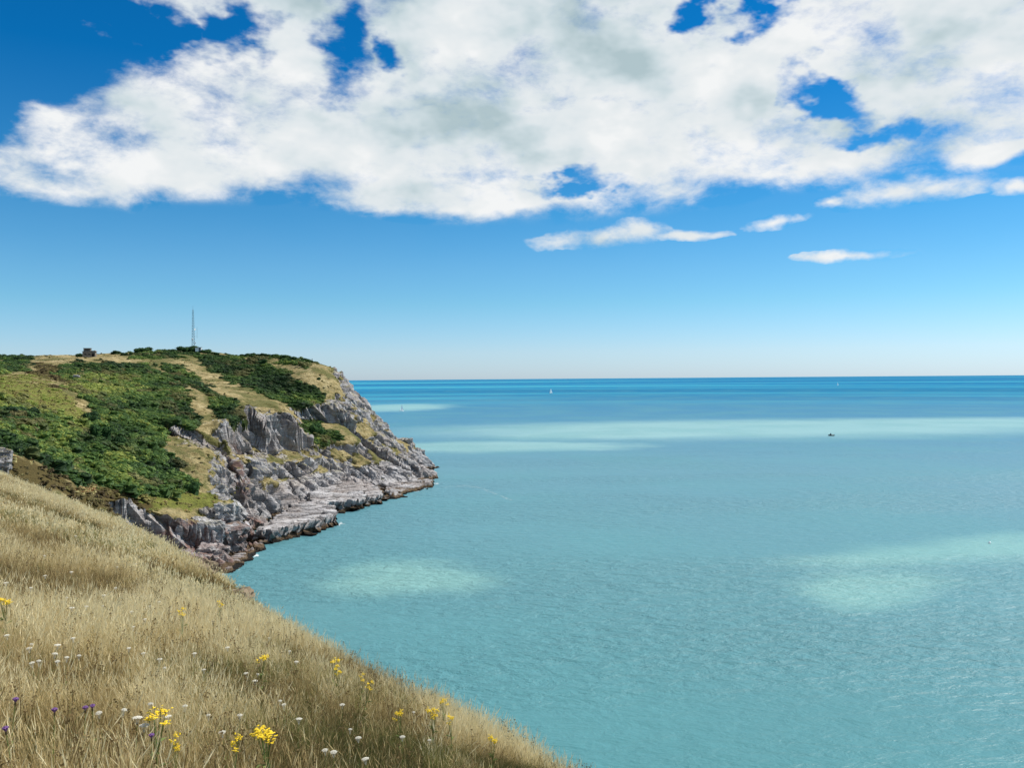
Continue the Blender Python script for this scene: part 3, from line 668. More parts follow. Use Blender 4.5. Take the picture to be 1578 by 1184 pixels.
    x, y = pts(46000, -1, 20, 3.0, 5.0); make('meadow_grass', x, y, (5, 3, 3, 4, 3), 'tall dry straw coloured grass on the near hillside', near)
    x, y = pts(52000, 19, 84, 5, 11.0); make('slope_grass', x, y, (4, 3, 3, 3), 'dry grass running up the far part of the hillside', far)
build_meadow()

# ------------------------------------------------------------------ scrub on the headland
def build_scrub():
    P = HG.reshape(-1, 3); n = len(P)
    d = np.hypot(P[:, 0], P[:, 1]); step_r = 0.5
    az_w = d * (HAZ[1] - HAZ[0]); jr = np.tile(np.gradient(HRR), len(HAZ)); area = az_w * jr
    vis = (d > 140) & (d < 540) & (P[:, 2] > 3)
    def pick(w, dens):
        p = area * w * dens * vis; return np.where(rng.uniform(0, 1, n) < p)[0]
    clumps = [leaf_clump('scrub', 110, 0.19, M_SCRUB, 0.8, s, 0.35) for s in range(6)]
    i = pick(np.clip(HC['scrub'] * 1.25 + 0.55 * HC['lime'] * (HPX < 260) * sstep(fbm(P * 0.2, 3, 420), 0.40, 0.56), 0, 1.25), 0.75); Q = P[i]; px, py = HPX[i], HPY[i]; m = len(i)
    a = fbm(Q * 0.05, 3, 400); b = fbm(Q * 0.25, 3, 410)
    limey = sum(np.exp(-(((px - cx) / sx) ** 2 + ((py - cy) / sy) ** 2)) for cx, cy, sx, sy in ((60, 610, 90, 22), (120, 655, 60, 22), (185, 708, 45, 10), (150, 600, 50, 20)))
    tint = np.clip(0.16 + 0.44 * sstep(a, 0.3, 0.7) + (b - 0.5) * 0.55 + 0.42 * limey + rng.normal(0, 0.10, m), 0, 0.95)
    tint = np.where(np.hypot(Q[:, 0], Q[:, 1]) > 330, tint * 0.95, tint)
    s = (0.45 + 0.9 * b + 2.1 * rng.uniform(0, 1, m) ** 3.2) * np.clip(1.25 - np.hypot(Q[:, 0], Q[:, 1]) / 900, 0.7, 1.1)
    s = s * (0.5 + 0.5 * sstep(HC['scrub'][i], 0.3, 1.0)); tint = np.clip(tint + 0.42 * HC['lime'][i] * (1 - HC['scrub'][i]), 0, 0.92)
    rot = np.stack([rng.normal(0, 0.15, m), rng.normal(0, 0.15, m) + 0.2, rng.uniform(-0.7, 0.7, m)], 1)
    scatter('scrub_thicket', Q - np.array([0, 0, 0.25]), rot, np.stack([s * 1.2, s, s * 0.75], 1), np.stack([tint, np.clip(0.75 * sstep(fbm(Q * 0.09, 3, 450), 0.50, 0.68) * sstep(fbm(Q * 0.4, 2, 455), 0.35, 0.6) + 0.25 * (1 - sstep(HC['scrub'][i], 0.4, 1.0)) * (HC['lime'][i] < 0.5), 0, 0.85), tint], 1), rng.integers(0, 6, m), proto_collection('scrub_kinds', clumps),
            'dense dark green wind bent scrub covering the headland slopes', 'scrub')
    heath = [leaf_clump('heath', 60, 0.22, M_HEATH, 0.6, 20 + s, 0.3) for s in range(4)]
    w = np.clip(HC['brown'] * 0.9 + HC['lime'] * 0.8 + 0.22 * sstep(fbm(P * 0.12, 3, 430), 0.48, 0.62), 0, 1) * (1 - HC['scrub']) * (1 - 0.85 * HC['rock'])
    i = pick(w, 0.55); Q = P[i]; m = len(i)
    tint = np.clip(0.48 + 0.45 * (fbm(Q * 0.3, 3, 440) - 0.5) * 2 - 0.25 * HC['brown'][i] + 0.28 * HC['lime'][i] + rng.normal(0, 0.08, m), 0, 0.9)
    tint = np.where((HC['red'][i] > 0.4) & (Q[:, 2] > 12) & (rng.uniform(0, 1, m) < 0.7), 1.0, tint)
    s = rng.uniform(0.35, 0.95, m) * (0.8 + 0.5 * HC['brown'][i]); rot = np.stack([rng.normal(0, 0.2, m), rng.normal(0, 0.2, m), rng.uniform(0, 6.28, m)], 1)
    scatter('heath_tufts', Q - np.array([0, 0, 0.1]), rot, np.stack([s, s, s * 0.7], 1), np.stack([tint] * 3, 1), rng.integers(0, 4, m), proto_collection('heath_kinds', heath),
            'low olive and brown tufts scattered over the dry slopes', 'heath')
build_scrub()
#SPLIT

# ------------------------------------------------------------------ rock ledges and blocks at the foot of the headland
def rock_cover(n, red=0.0, crack=None):
    z = np.zeros(n); return dict(scrub=z, rock=np.ones(n), lime=z, brown=z, red=np.full(n, red)), (z if crack is None else crack)
def rock_ledge(label, pts, h, dip=(0.0, 0.0), red=0.0, seed=0, steep=7.0):
    W = np.array([atz(px, py, h) for px, py in pts]); c0 = W.mean(0)
    xs = np.arange(W[:, 0].min() - 4, W[:, 0].max() + 4, 0.36); ys = np.arange(W[:, 1].min() - 4, W[:, 1].max() + 4, 0.36)
    X, Y = np.meshgrid(xs, ys, indexing='ij'); x, y = X.ravel(), Y.ravel(); q = np.stack([x, y, 0 * x + seed * 7.7], 1)
    wx = (fbm(q * 0.35, 3, 500 + seed) - 0.5) * 4.5; wy = (fbm(q * 0.35, 3, 510 + seed) - 0.5) * 4.5
    d = sdpoly(x + wx, y + wy, [(p[0], p[1]) for p in W]) + (fbm(q * 0.9, 2, 520 + seed) - 0.5) * 0.5
    a = R(28); qr = np.stack([(x * math.cos(a) + y * math.sin(a)) * 0.16, (-x * math.sin(a) + y * math.cos(a)) * 0.55, 0 * x], 1)
    w1, w2, cv = worley(qr, 530 + seed); v1, v2, cw = worley(qr * 2.7, 540 + seed)
    top = h + (x - c0[0]) * dip[0] + (y - c0[1]) * dip[1] + (cv - 0.5) * 1.2 + (cw - 0.5) * 0.25 - sstep(w2 - w1, 0.07, 0.0) * 0.5 + (fbm(q * 0.2, 3, 550) - 0.5) * 1.0
    z = np.where(d > 0, top + np.minimum(d, 1.2) * 0.12, top - (h * 0.55 + 0.1) * sstep(-d, 0.0, 0.45) - (h * 0.6 + 1.2) * sstep(-d, 0.9, 1.5) - np.maximum(-d - 1.5, 0) * 3); z = np.maximum(z, -1.6)
    gx, gy = np.gradient(d.reshape(X.shape), 0.36); gl = np.hypot(gx, gy) + 1e-6; und = (sstep(top - z, 0.8, 1.8) * sstep(z, -1.5, 0.3) * 1.9).reshape(X.shape) * min(1.0, h / 3.0)
    x = x + (gx / gl * und).ravel(); y = y + (gy / gl * und).ravel()      # undercut by the waves
    P = np.stack([x, y, z], 1); ny = len(ys); i, j = np.meshgrid(np.arange(len(xs) - 1), np.arange(ny - 1), indexing='ij'); k = (i * ny + j).ravel()
    Fq = np.stack([k, k + ny, k + ny + 1, k + 1], 1); Fq = Fq[P[Fq][:, :, 2].max(1) > -1.3]
    me = mesh_np('rock_ledge', P - c0 * (1, 1, 0), Fq, M_HEAD, True); cvr, ck = rock_cover(len(P), red, sstep(w2 - w1, 0.09, 0.0) * 0.9); put_cover(me, cvr, ck)
    o = link('rock_ledge', me); o.location = (c0[0], c0[1], 0); return tag(o, label, 'rock ledge', 'tidal rock ledges below the cliff')
rock_ledge('pale rock ledge nearest the camera, jutting furthest into the water above a brown base', [(398, 812), (430, 796), (460, 780), (492, 774), (516, 780), (519, 790), (470, 804), (432, 812), (398, 818)], 4.2, (-0.06, 0.03), 0.1, 1)
rock_ledge('broad pale rock ledge with dark undercut front, middle of the three big ledges', [(470, 768), (500, 752), (535, 745), (560, 751), (563, 764), (530, 771), (495, 773)], 4.4, (-0.05, 0.02), 0.0, 2)
rock_ledge('smaller pale rock ledge with black front, seaward of the two bigger ledges', [(540, 752), (566, 746), (588, 754), (588, 763), (560, 766), (542, 763)], 3.4, (-0.04, 0.0), 0.0, 3)
rock_ledge('long low brown rock shelf running out to the headland tip', [(590, 756), (618, 748), (645, 742), (662, 738), (666, 744), (640, 751), (604, 760)], 1.6, (0, 0), 0.0, 4)
rock_ledge('low dark flat rock shelf awash at the inner corner of the cove', [(376, 826), (408, 818), (443, 820), (444, 825), (400, 832), (378, 834)], 0.9, (0, 0), 0.0, 5)
rock_ledge('brown tide stained rock shelf at the foot of the nearest red rock', [(338, 868), (364, 855), (384, 848), (385, 854), (352, 874), (340, 878)], 1.1, (0, 0), 0.2, 6)
rock_ledge('tiny brown skerry between the pale ledges and the headland tip', [(596, 762), (616, 760), (618, 764), (598, 767)], 0.9, (0, 0), 0.0, 7)

def rock_block(label, px, py, D, size, rz=0.0, red=0.0, seed=0, name='rock_block', group='limestone blocks of the near outcrop', dz=0.0, tilt=0.15):
    r = random.Random(seed); bm = bmesh.new(); sx, sy, sz = [v / 2 for v in size]
    for a in (-1, 1):
        for b in (-1, 1):
            for c in (-1, 1):
                for e in range(2): bm.verts.new((a * sx * r.uniform(0.66, 1.08), b * sy * r.uniform(0.66, 1.08), c * sz * r.uniform(0.62, 1.05)))
    res = bmesh.ops.convex_hull(bm, input=bm.verts); bmesh.ops.delete(bm, geom=[v for v in bm.verts if not v.link_faces], context='VERTS')
    bmesh.ops.triangulate(bm, faces=bm.faces)
    for _ in range(4):
        L = max(size) / 9; es = [e for e in bm.edges if e.calc_length() > L]
        if not es: break
        bmesh.ops.subdivide_edges(bm, edges=es, cuts=1, use_grid_fill=True); bmesh.ops.triangulate(bm, faces=bm.faces)
    bm.normal_update(); P = np.array([v.co[:] for v in bm.verts]); N = np.array([v.normal[:] for v in bm.verts])
    sc = max(size); w1, w2, cv = worley(P * (3.2 / sc) * (1, 1, 1.8) + seed, 600 + seed)
    h = ((cv - 0.5) * 0.10 + (fbm(P * 6 / sc + seed, 3, 610) - 0.5) * 0.14 - sstep(w2 - w1, 0.12, 0) * 0.045) * sc
    P = P + N * h[:, None]
    me = mesh_np(name, P, np.array([[v.index for v in f.verts] for f in bm.faces]), M_HEAD, False); bm.free()
    cvr, ck = rock_cover(len(P), red, sstep(w2 - w1, 0.10, 0) * 0.8); put_cover(me, cvr, ck)
    o = link(name, me); p = at(px, py, D); o.location = (p[0], p[1], p[2] + dz); o.rotation_euler = (r.uniform(-tilt, tilt), r.uniform(-tilt, tilt), rz)
    return tag(o, label, 'rock', group)
rock_block('big square jointed grey rock block of the near outcrop, moss on its corner', 318, 822, 216, (8.0, 7.0, 7.5), 0.5, 0.0, 3)
rock_block('dark brown rock face left of the big grey block', 268, 830, 213, (8.0, 8.0, 8.0), -0.2, 0.35, 5)
rock_block('blue grey boulder perched above and right of the big grey block', 346, 790, 224, (5.0, 5.0, 4.6), 0.3, 0.0, 8)
rock_block('pale broken rock slab at the left end of the near outcrop', 214, 806, 207, (7.0, 6.0, 3.6), 0.1, 0.1, 11)
rock_block('red stained rock buttress standing over the water on the outcrop corner', 358, 832, 220, (6.0, 6.0, 9.0), 0.8, 0.9, 14)
rock_block('pinkish foot of the outcrop below the big grey block', 326, 858, 211, (7.5, 6.0, 6.0), 0.2, 0.6, 17)
rock_block('small pale rock lump overhanging the sea at the far right shoulder', 643, 703, 442, (8.0, 8.0, 7.0), 0.4, 0.0, 20, group='rocks along the far shoulder')
rock_block('jagged grey rock knob on the far shoulder skyline', 622, 684, 440, (9.0, 8.0, 6.0), 0.2, 0.0, 23, group='rocks along the far shoulder')
rock_block('white slab of rock lying on the slope below the lookout', 118, 580, 330, (2.2, 1.6, 0.9), 0.1, 0.0, 26, name='rock_slab', group='loose rocks on the slope')
_p = hill_hit(4, 735, 0.0)
rock_block('grey lichened rock on the hillside crest at the left edge', -8, 712, float(_p[1]) if _p is not None else 74, (2.4, 2.2, 2.4), 0.5, 0.0, 31, name='boulder', group='rocks on the hillside crest')

M_BANK = plain('bank_stone', (0.20, 0.155, 0.105), 0.95, var=0.35, scale=3.0, spec=0.1)
for q_, (px, py, sz_, lab) in enumerate(((352, 912, (1.3, 0.9, 0.35), 'brown rock in the bare bank, highest of those at the meadow edge'), (384, 940, (1.0, 0.7, 0.3), 'brown rock in the bare bank, middle one at the meadow edge'), (408, 962, (0.8, 0.7, 0.5), 'smallest brown rock in the bare bank at the meadow edge'), (300, 872, (1.5, 1.0, 0.4), 'flat brown rock up the meadow edge, nearest the red outcrop'))):
    p_ = hill_hit(px, py + 6, 0.05)
    if p_ is not None:
        o_ = rock_block(lab, px, py, float(p_[1]), sz_, 0.3 * q_, 0.3, 40 + q_, name='bank_rock', group='rocks in the bank at the meadow edge'); o_.location = (p_[0], p_[1], p_[2] - 0.02); o_.data.materials[0] = M_BANK

# ------------------------------------------------------------------ foam
def foam_mat():
    m, t, b = new_mat('foam'); geo = t.node('ShaderNodeNewGeometry'); n = t.noise(geo.outputs['Position'], 2.0, 4, 0.6)
    t.l.new(t.mix(n, (0.55, 0.66, 0.66), (0.85, 0.88, 0.87)), b.inputs['Base Color']); b.inputs['Roughness'].default_value = 0.8
    return m
M_FOAM = foam_mat()
def flecks(name, pts, sizes, label, z=0.03):
    V, T = [], []
    for (x, y), (a, b_) in zip(pts, sizes):
        k = len(V); rz = random.uniform(-0.5, 0.5); n = 7
        for i in range(n):
            an = i / n * 6.283; rr = random.uniform(0.55, 1.1); u, v = a * rr * math.cos(an), b_ * rr * math.sin(an)
            V.append((x + u * math.cos(rz) - v * math.sin(rz), y + u * math.sin(rz) + v * math.cos(rz), z + random.uniform(0, 0.02)))
        T += [(k, k + i, k + i + 1) for i in range(1, n - 1)]
    o = link(name, mesh_np(name, V, np.array(T), M_FOAM, False)); tag(o, label, 'foam', kind='stuff')
def build_foam():
    P = HG.reshape(-1, 3); m = np.where((np.abs(P[:, 2]) < 0.22) & (HPX > 330))[0]; q = P[m]
    w = 0.12 + sstep(fbm(q * 0.11, 3, 700), 0.46, 0.62); sel = rng.uniform(0, 1, len(m)) < 0.11 * w; q = q[sel]
    pts = [(p[0] + random.uniform(-0.2, 0.9), p[1] - random.uniform(0.2, 1.4)) for p in q]; sz = [(random.uniform(0.1, 0.6), random.uniform(0.1, 0.5)) for _ in q]
    for (px, py, n) in ((449, 824, 16), (521, 808, 14), (505, 811, 10), (590, 771, 10), (640, 757, 10), (671, 746, 18), (391, 857, 16), (360, 876, 14), (612, 768, 6), (655, 753, 6)):
        c = atz(px, py, 0)
        for _ in range(n): pts.append((c[0] + random.gauss(0, 0.9), c[1] + random.gauss(0, 1.1))); sz.append((random.uniform(0.15, 0.6), random.uniform(0.2, 0.7)))
    flecks('sea_foam', pts, sz, 'thin white surf along the foot of the rocks')
    C = np.array([atz(px, py, 0)[:2] for px, py in ((664, 757), (690, 751), (718, 749), (742, 753), (764, 762), (788, 771))])
    pts, sz = [], []
    for _ in range(110):
        u = random.random() ** 0.7 * 4.999; i = int(u); p = C[i] * (1 - u + i) + C[i + 1] * (u - i)
        pts.append((p[0] + random.gauss(0, 0.35), p[1] + random.gauss(0, 1.0))); sz.append((random.uniform(0.08, 0.34), random.uniform(0.08, 0.3)))
    flecks('foam_line', pts, sz, 'thin curved line of foam drifting off the headland tip')
build_foam()

# ------------------------------------------------------------------ bushes that stand out singly
def bush_meshes(seed):
    r = np.random.default_rng(900 + seed); me = leaf_clump('crown', 420, 0.13, M_BUSH, 0.85, 900 + seed, 0.15)
    V, T = [], []
    for s in range(3):
        a = r.uniform(0, 6.28); x1, y1 = 0.35 * math.cos(a), 0.35 * math.sin(a); k = len(V)
        for f, rad in ((0, 0.09), (0.5, 0.06), (1.0, 0.03)):
            for i in range(5): V.append((x1 * f + rad * math.cos(i * 1.2566), y1 * f + rad * math.sin(i * 1.2566), -0.35 + 0.85 * f))
        for l in range(2):
            for i in range(5): T.append((k + l * 5 + i, k + l * 5 + (i + 1) % 5, k + l * 5 + 5 + (i + 1) % 5, k + l * 5 + 5 + i))
    return me, mesh_np('trunk', V, np.array(T), M_BARK)
def bush_mat():
    m, t, b = new_mat('bush_leaves'); l = t.node('ShaderNodeAttribute', attribute_name='leaf'); oi = t.node('ShaderNodeObjectInfo')
    v = t.math('ADD', t.math('MULTIPLY', l.outputs['Fac'], 0.75), t.math('MULTIPLY', oi.outputs['Random'], 0.25))
    t.l.new(t.ramp(v, [(0, (0.010, 0.026, 0.010)), (0.5, (0.026, 0.062, 0.018)), (1.0, (0.06, 0.12, 0.03))]), b.inputs['Base Color']); b.inputs['Roughness'].default_value = 0.8; b.inputs['Specular IOR Level'].default_value = 0.1
    return m
M_BUSH = bush_mat(); M_BARK = plain('bark', (0.10, 0.075, 0.05), 0.9)
BUSH = [bush_meshes(s) for s in range(4)]
def bush(px, py, D, w, h, label, group=None, k=0, snap=True):
    p = at(px, py, D); z = float(ground_head(np.array([p[0]]), np.array([p[1]]))[0]) if snap else p[2]
    e = empty('bush', (p[0], p[1], z - 0.1), random.uniform(0, 6)); e.scale = (w / 2.0, w / 2.0, h / 1.25)
    link('crown', BUSH[k % 4][0], e); link('trunk', BUSH[k % 4][1], e); tag(e, label, 'bush', group)
GR = 'bushes along the headland skyline'
for n_, a_ in enumerate([
    (122, 549, 432, 4.6, 3.0, 'round dark bush hard against the left side of the stone lookout', None), (177, 548, 450, 5.0, 1.9, 'low lone bush on the skyline right of the stone lookout', None),
    (210, 546, 462, 5.4, 3.0, 'left one of the two rounded bushes left of the mast', None), (227, 545, 465, 8.0, 3.4, 'larger right one of the two rounded bushes left of the mast', None),
    (296, 542, 474, 11.0, 4.6, 'biggest dark bush, domed, at the foot of the mast', None), (281, 544, 476, 7.0, 3.0, 'dark bush joined to the left of the domed bush below the mast', None),
    (92, 573, 352, 4.4, 3.0, 'isolated dark bush on dry turf at the top left corner of the main thicket', None), (403, 556, 440, 5.5, 2.6, 'dark bush on the straw patch below the skyline, right of centre of the headland', None),
    (492, 590, 404, 2.4, 1.6, 'tiny round bush alone near the right shoulder of the headland', None), (143, 655, 262, 5.0, 4.0, 'dark bush in the middle of the lime green patch edge', None),
    (185, 694, 246, 5.5, 4.6, 'very dark bush casting shade low in the main thicket', None), (150, 690, 244, 6.5, 5.0, 'broad very dark bush left of the darkest one in the thicket', None),
    (300, 762, 229, 4.5, 3.6, 'dark bush at the lowest right tip of the main thicket', None), (490, 668, 360, 6.5, 5.0, 'dark bush in the hollow under the grey cliff band', None)]):
    bush(*a_, k=n_)
for n_, (px, py, D, w, h) in enumerate([(4, 552, 440, 6, 1.6), (24, 552, 440, 7, 1.4), (246, 546, 470, 6, 1.8), (258, 546, 470, 6, 1.6), (268, 546, 470, 5, 2.0), (316, 547, 470, 7, 2.2), (330, 549, 468, 7, 1.8), (344, 551, 465, 6, 1.6),
                                        (375, 552, 466, 6, 2.2), (386, 551, 464, 6, 2.4), (398, 551, 460, 6, 2.6), (410, 552, 458, 5, 2.2), (424, 553, 455, 6, 2.2), (438, 554, 448, 6, 2.0), (452, 556, 444, 6, 2.2), (466, 557, 440, 7, 2.4), (478, 559, 436, 5, 1.8)]):
    lab = ('low scrubby bush on the skyline at the far left edge, left of the lookout' if px < 60 else 'low scrubby bush of the run left of the domed bush under the mast' if px < 290
           else 'low scrubby bush on the skyline just right of the mast' if px < 360 else 'low dark bush in the ragged skyline row at the right end of the hilltop')
    bush(px, py, D, w, h, lab, GR, n_)

# ------------------------------------------------------------------ lookout, mast, hut, post
def boxm(bm, c, s, rz=0.0, taper=1.0):
    r = bmesh.ops.create_cube(bm, size=1.0)['verts']
    for v in r:
        k = taper if v.co.z > 0 else 1.0; v.co = Vector((v.co.x * s[0] * k, v.co.y * s[1] * k, v.co.z * s[2]))
    if rz: bmesh.ops.rotate(bm, verts=r, cent=(0, 0, 0), matrix=Matrix.Rotation(rz, 3, 'Z'))
    bmesh.ops.translate(bm, verts=r, vec=c); return r
def tube(bm, a, b, r0, r1=None, n=6):
    a, b = Vector(a), Vector(b); r1 = r0 if r1 is None else r1; d = b - a; q = d.to_track_quat('Z', 'Y')
    A = [bm.verts.new(a + q @ Vector((r0 * math.cos(i / n * 6.283), r0 * math.sin(i / n * 6.283), 0))) for i in range(n)]
    B_ = [bm.verts.new(b + q @ Vector((r1 * math.cos(i / n * 6.283), r1 * math.sin(i / n * 6.283), 0))) for i in range(n)]
    for i in range(n): bm.faces.new((A[i], A[(i + 1) % n], B_[(i + 1) % n], B_[i]))
    bm.faces.new(A[::-1]); bm.faces.new(B_)
def part(name, fn, mat, parent, loc=None, bevel=0.0):
    bm = bmesh.new(); fn(bm)
    if bevel: bmesh.ops.bevel(bm, geom=bm.edges[:], offset=bevel, segments=2, affect='EDGES')
    me = bpy.data.meshes.new(name); bm.normal_update(); bm.to_mesh(me); bm.free(); me.materials.append(mat)
    o = link(name, me, parent)
    if loc: o.location = loc
    return o
def stone_mat():
    m, t, b = new_mat('rubble_stone'); tc = t.node('ShaderNodeTexCoord'); P = tc.outputs['Object']
    br = t.node('ShaderNodeTexBrick'); t.l.new(t.mapping(P, rot=(R(90), 0, 0)), br.inputs['Vector']); br.inputs['Scale'].default_value = 1.6
    br.inputs['Color1'].default_value = (0.24, 0.20, 0.16, 1); br.inputs['Color2'].default_value = (0.13, 0.11, 0.095, 1); br.inputs['Mortar'].default_value = (0.09, 0.08, 0.07, 1)
    n = t.noise(P, 1.5, 5, 0.7); t.l.new(t.mix(t.step(n, 0.4, 0.7, 0, 0.7), br.outputs[0], (0.32, 0.28, 0.22)), b.inputs['Base Color']); b.inputs['Roughness'].default_value = 0.95
    bp = t.node('ShaderNodeBump', i_Strength=0.7, i_Distance=0.1, i_Height=n); t.l.new(bp.outputs[0], b.inputs['Normal']); return m
M_STONE = stone_mat(); M_DARK = plain('dark_opening', (0.015, 0.014, 0.013), 0.9); M_SLATE = plain('roof_slab', (0.17, 0.155, 0.14), 0.85)
M_STEEL = plain('mast_steel', (0.26, 0.36, 0.40), 0.5, 0.3); M_WHITE = plain('white_paint', (0.78, 0.78, 0.76), 0.5, var=0.05); M_DOOR = plain('door_paint', (0.10, 0.13, 0.14), 0.6)
M_WOOD = plain('weathered_wood', (0.18, 0.14, 0.10), 0.9)
def base_at(px, py, D):
    p = at(px, py, D); return (p[0], p[1], float(ground_head(np.array([p[0]]), np.array([p[1]]))[0]))
def build_lookout():
    b = base_at(138, 549, 430); e = empty('stone_lookout', (b[0], b[1], at(138, 549.5, 430)[2] - 0.3), R(18)); tag(e, 'small ruined stone lookout with stepped flat roofs on the hilltop', 'building')
    w = part('wall', lambda m: boxm(m, (0, 0, 0.9), (6.0, 4.4, 3.4), taper=0.97), M_STONE, e, bevel=0.06)
    part('window', lambda m: boxm(m, (-1.6, -2.22, 1.3), (0.9, 0.12, 0.6)), M_DARK, w); part('window', lambda m: boxm(m, (0.2, -2.22, 1.3), (0.9, 0.12, 0.6)), M_DARK, w)
    d = part('doorway', lambda m: boxm(m, (1.9, -2.215, 0.9), (0.95, 0.12, 1.9)), M_DARK, e); part('lintel', lambda m: boxm(m, (1.9, -2.24, 2.0), (1.4, 0.2, 0.24)), M_SLATE, d)
    part('roof_slab', lambda m: boxm(m, (0.1, 0, 2.72), (6.5, 4.8, 0.24)), M_SLATE, e, bevel=0.05)
    u = part('upper_room', lambda m: boxm(m, (-0.9, 0.1, 3.55), (3.3, 3.2, 1.4), taper=0.97), M_STONE, e, bevel=0.05)
    part('window', lambda m: boxm(m, (-0.9, -1.5, 3.6), (2.0, 0.14, 0.45)), M_DARK, u); part('upper_roof', lambda m: boxm(m, (-0.9, 0.1, 4.36), (3.7, 3.6, 0.2)), M_SLATE, u, bevel=0.04)
    part('parapet', lambda m: (boxm(m, (2.6, 0, 3.05), (0.5, 4.2, 0.42)), boxm(m, (1.7, -2.1, 3.0), (1.4, 0.4, 0.32))), M_STONE, e)
build_lookout()
def build_mast():
    b = base_at(298, 541, 486); zb = at(298, 538, 486)[2]; H = 24.0; e = empty('lattice_mast', (b[0], b[1], min(b[2], zb) - 0.5), R(20)); tag(e, 'tall thin steel lattice mast on the hilltop', 'mast')
    wd = lambda z: 0.85 - 0.50 * z / H; cs = [(1, 1), (-1, 1), (-1, -1), (1, -1)]
    for sx, sy in cs: part('leg', lambda m: tube(m, (sx * wd(0), sy * wd(0), 0), (sx * wd(H), sy * wd(H), H), 0.085, 0.06), M_STEEL, e)
    N = 16
    for k in range(N):
        z0, z1 = k / N * H, (k + 1) / N * H
        def sec(m):
            for i in range(4):
                p, q = cs[i], cs[(i + 1) % 4]
                tube(m, (p[0] * wd(z0), p[1] * wd(z0), z0), (q[0] * wd(z1), q[1] * wd(z1), z1), 0.04, n=4); tube(m, (q[0] * wd(z0), q[1] * wd(z0), z0), (p[0] * wd(z1), p[1] * wd(z1), z1), 0.04, n=4)
                tube(m, (p[0] * wd(z1), p[1] * wd(z1), z1), (q[0] * wd(z1), q[1] * wd(z1), z1), 0.045, n=4)
        part('bracing', sec, M_STEEL, e)
    part('antenna', lambda m: tube(m, (0, 0, H - 0.2), (0, 0, H + 2.6), 0.07, 0.04), M_STEEL, e)
    for z, a in ((5.2, 0.4), (7.4, 2.0), (13.0, -0.6)):
        d = part('dish', lambda m: tube(m, (math.cos(a) * 0.75, math.sin(a) * 0.75, z), (math.cos(a) * 1.15, math.sin(a) * 1.15, z), 0.2, 0.55, 12), M_WHITE, e)
        part('dish_arm', lambda m: tube(m, (math.cos(a) * 0.3, math.sin(a) * 0.3, z), (math.cos(a) * 0.8, math.sin(a) * 0.8, z), 0.06), M_STEEL, d)
    part('side_antenna', lambda m: (tube(m, (2.1, -0.4, 8.0), (2.1, -0.4, 14.5), 0.05), tube(m, (0.5, -0.3, 9.0), (2.1, -0.4, 9.0), 0.04), tube(m, (0.5, -0.3, 13.0), (2.1, -0.4, 13.0), 0.04)), M_STEEL, e)
    part('footing', lambda m: boxm(m, (0, 0, -0.1), (2.6, 2.6, 0.8)), M_SLATE, e)
    h = base_at(306, 541, 470); e = empty('equipment_hut', (h[0], h[1], max(h[2] - 0.1, at(306, 541.5, 470)[2])), R(12)); tag(e, 'white flat roofed equipment hut at the right of the mast foot', 'hut')
    part('wall', lambda m: boxm(m, (0, 0, 0.9), (3.2, 2.4, 2.2)), M_WHITE, e, bevel=0.03); part('roof', lambda m: boxm(m, (0, 0, 2.1), (3.6, 2.8, 0.16)), M_SLATE, e)
    d = part('door', lambda m: boxm(m, (0.7, -1.22, 0.85), (0.85, 0.08, 1.9)), M_DOOR, e); part('handle', lambda m: boxm(m, (1.0, -1.28, 0.9), (0.06, 0.06, 0.18)), M_STEEL, d)
build_mast()
def build_post():
    b = base_at(481, 560, 434); e = empty('marker_post', b); tag(e, 'thin wooden marker post on the skyline above the right shoulder', 'post')
    part('shaft', lambda m: boxm(m, (0, 0, 0.8), (0.28, 0.28, 2.4)), M_WOOD, e, bevel=0.02); part('cap', lambda m: boxm(m, (0, 0, 2.06), (0.42, 0.42, 0.14)), M_WOOD, e)
build_post()

# ------------------------------------------------------------------ boats and buoy
M_SAIL = plain('sailcloth', (0.86, 0.87, 0.86), 0.7, var=0.03); M_HULLW = plain('white_hull', (0.80, 0.81, 0.80), 0.35, var=0.03); M_HULLD = plain('dark_hull', (0.035, 0.045, 0.055), 0.4)
M_SKIN = plain('dark_clothing', (0.03, 0.035, 0.05), 0.9); M_SKINF = plain('skin', (0.42, 0.25, 0.17), 0.7); M_DECK = plain('deck', (0.45, 0.38, 0.28), 0.6)
def hull(bm, L, Bm, fr, dr):
    secs = []; n = 12
    for i in range(n + 1):
        f = i / n; x = (f - 0.5) * L; wdt = Bm / 2 * (1 - max(0, (f - 0.45) / 0.55) ** 2.2) * (0.82 + 0.18 * min(1, f / 0.3)); wdt = max(wdt, 0.02); sh = fr * (1 + 0.35 * f * f)
        secs.append([bm.verts.new((x, s * w * wdt, z)) for s, w, z in ((-1, 1, sh), (-1, 0.92, sh * 0.4), (-1, 0.6, -dr * 0.6), (1, 0.0, -dr), (1, 0.6, -dr * 0.6), (1, 0.92, sh * 0.4), (1, 1, sh))])
    for a, b in zip(secs, secs[1:]):
        for k in range(6): bm.faces.new((a[k], a[k + 1], b[k + 1], b[k]))
        bm.faces.new((a[6], a[0], b[0], b[6]))
    bm.faces.new(secs[0]); bm.faces.new(secs[-1][::-1])
def sail(bm, a, b, c, belly, n=8):
    a, b, c = Vector(a), Vector(b), Vector(c); rows = []
    for i in range(n + 1):
        f = i / n; row = []
        for j in range(n + 1):
            g = j / n; p = a.lerp(c, f); q = b.lerp(c, f); w = p.lerp(q, g); w.y += belly * math.sin(math.pi * g) * (1 - f) ** 0.6; row.append(bm.verts.new(w))
        rows.append(row)
    for i in range(n):
        for j in range(n): bm.faces.new((rows[i][j], rows[i][j + 1], rows[i + 1][j + 1], rows[i + 1][j]))
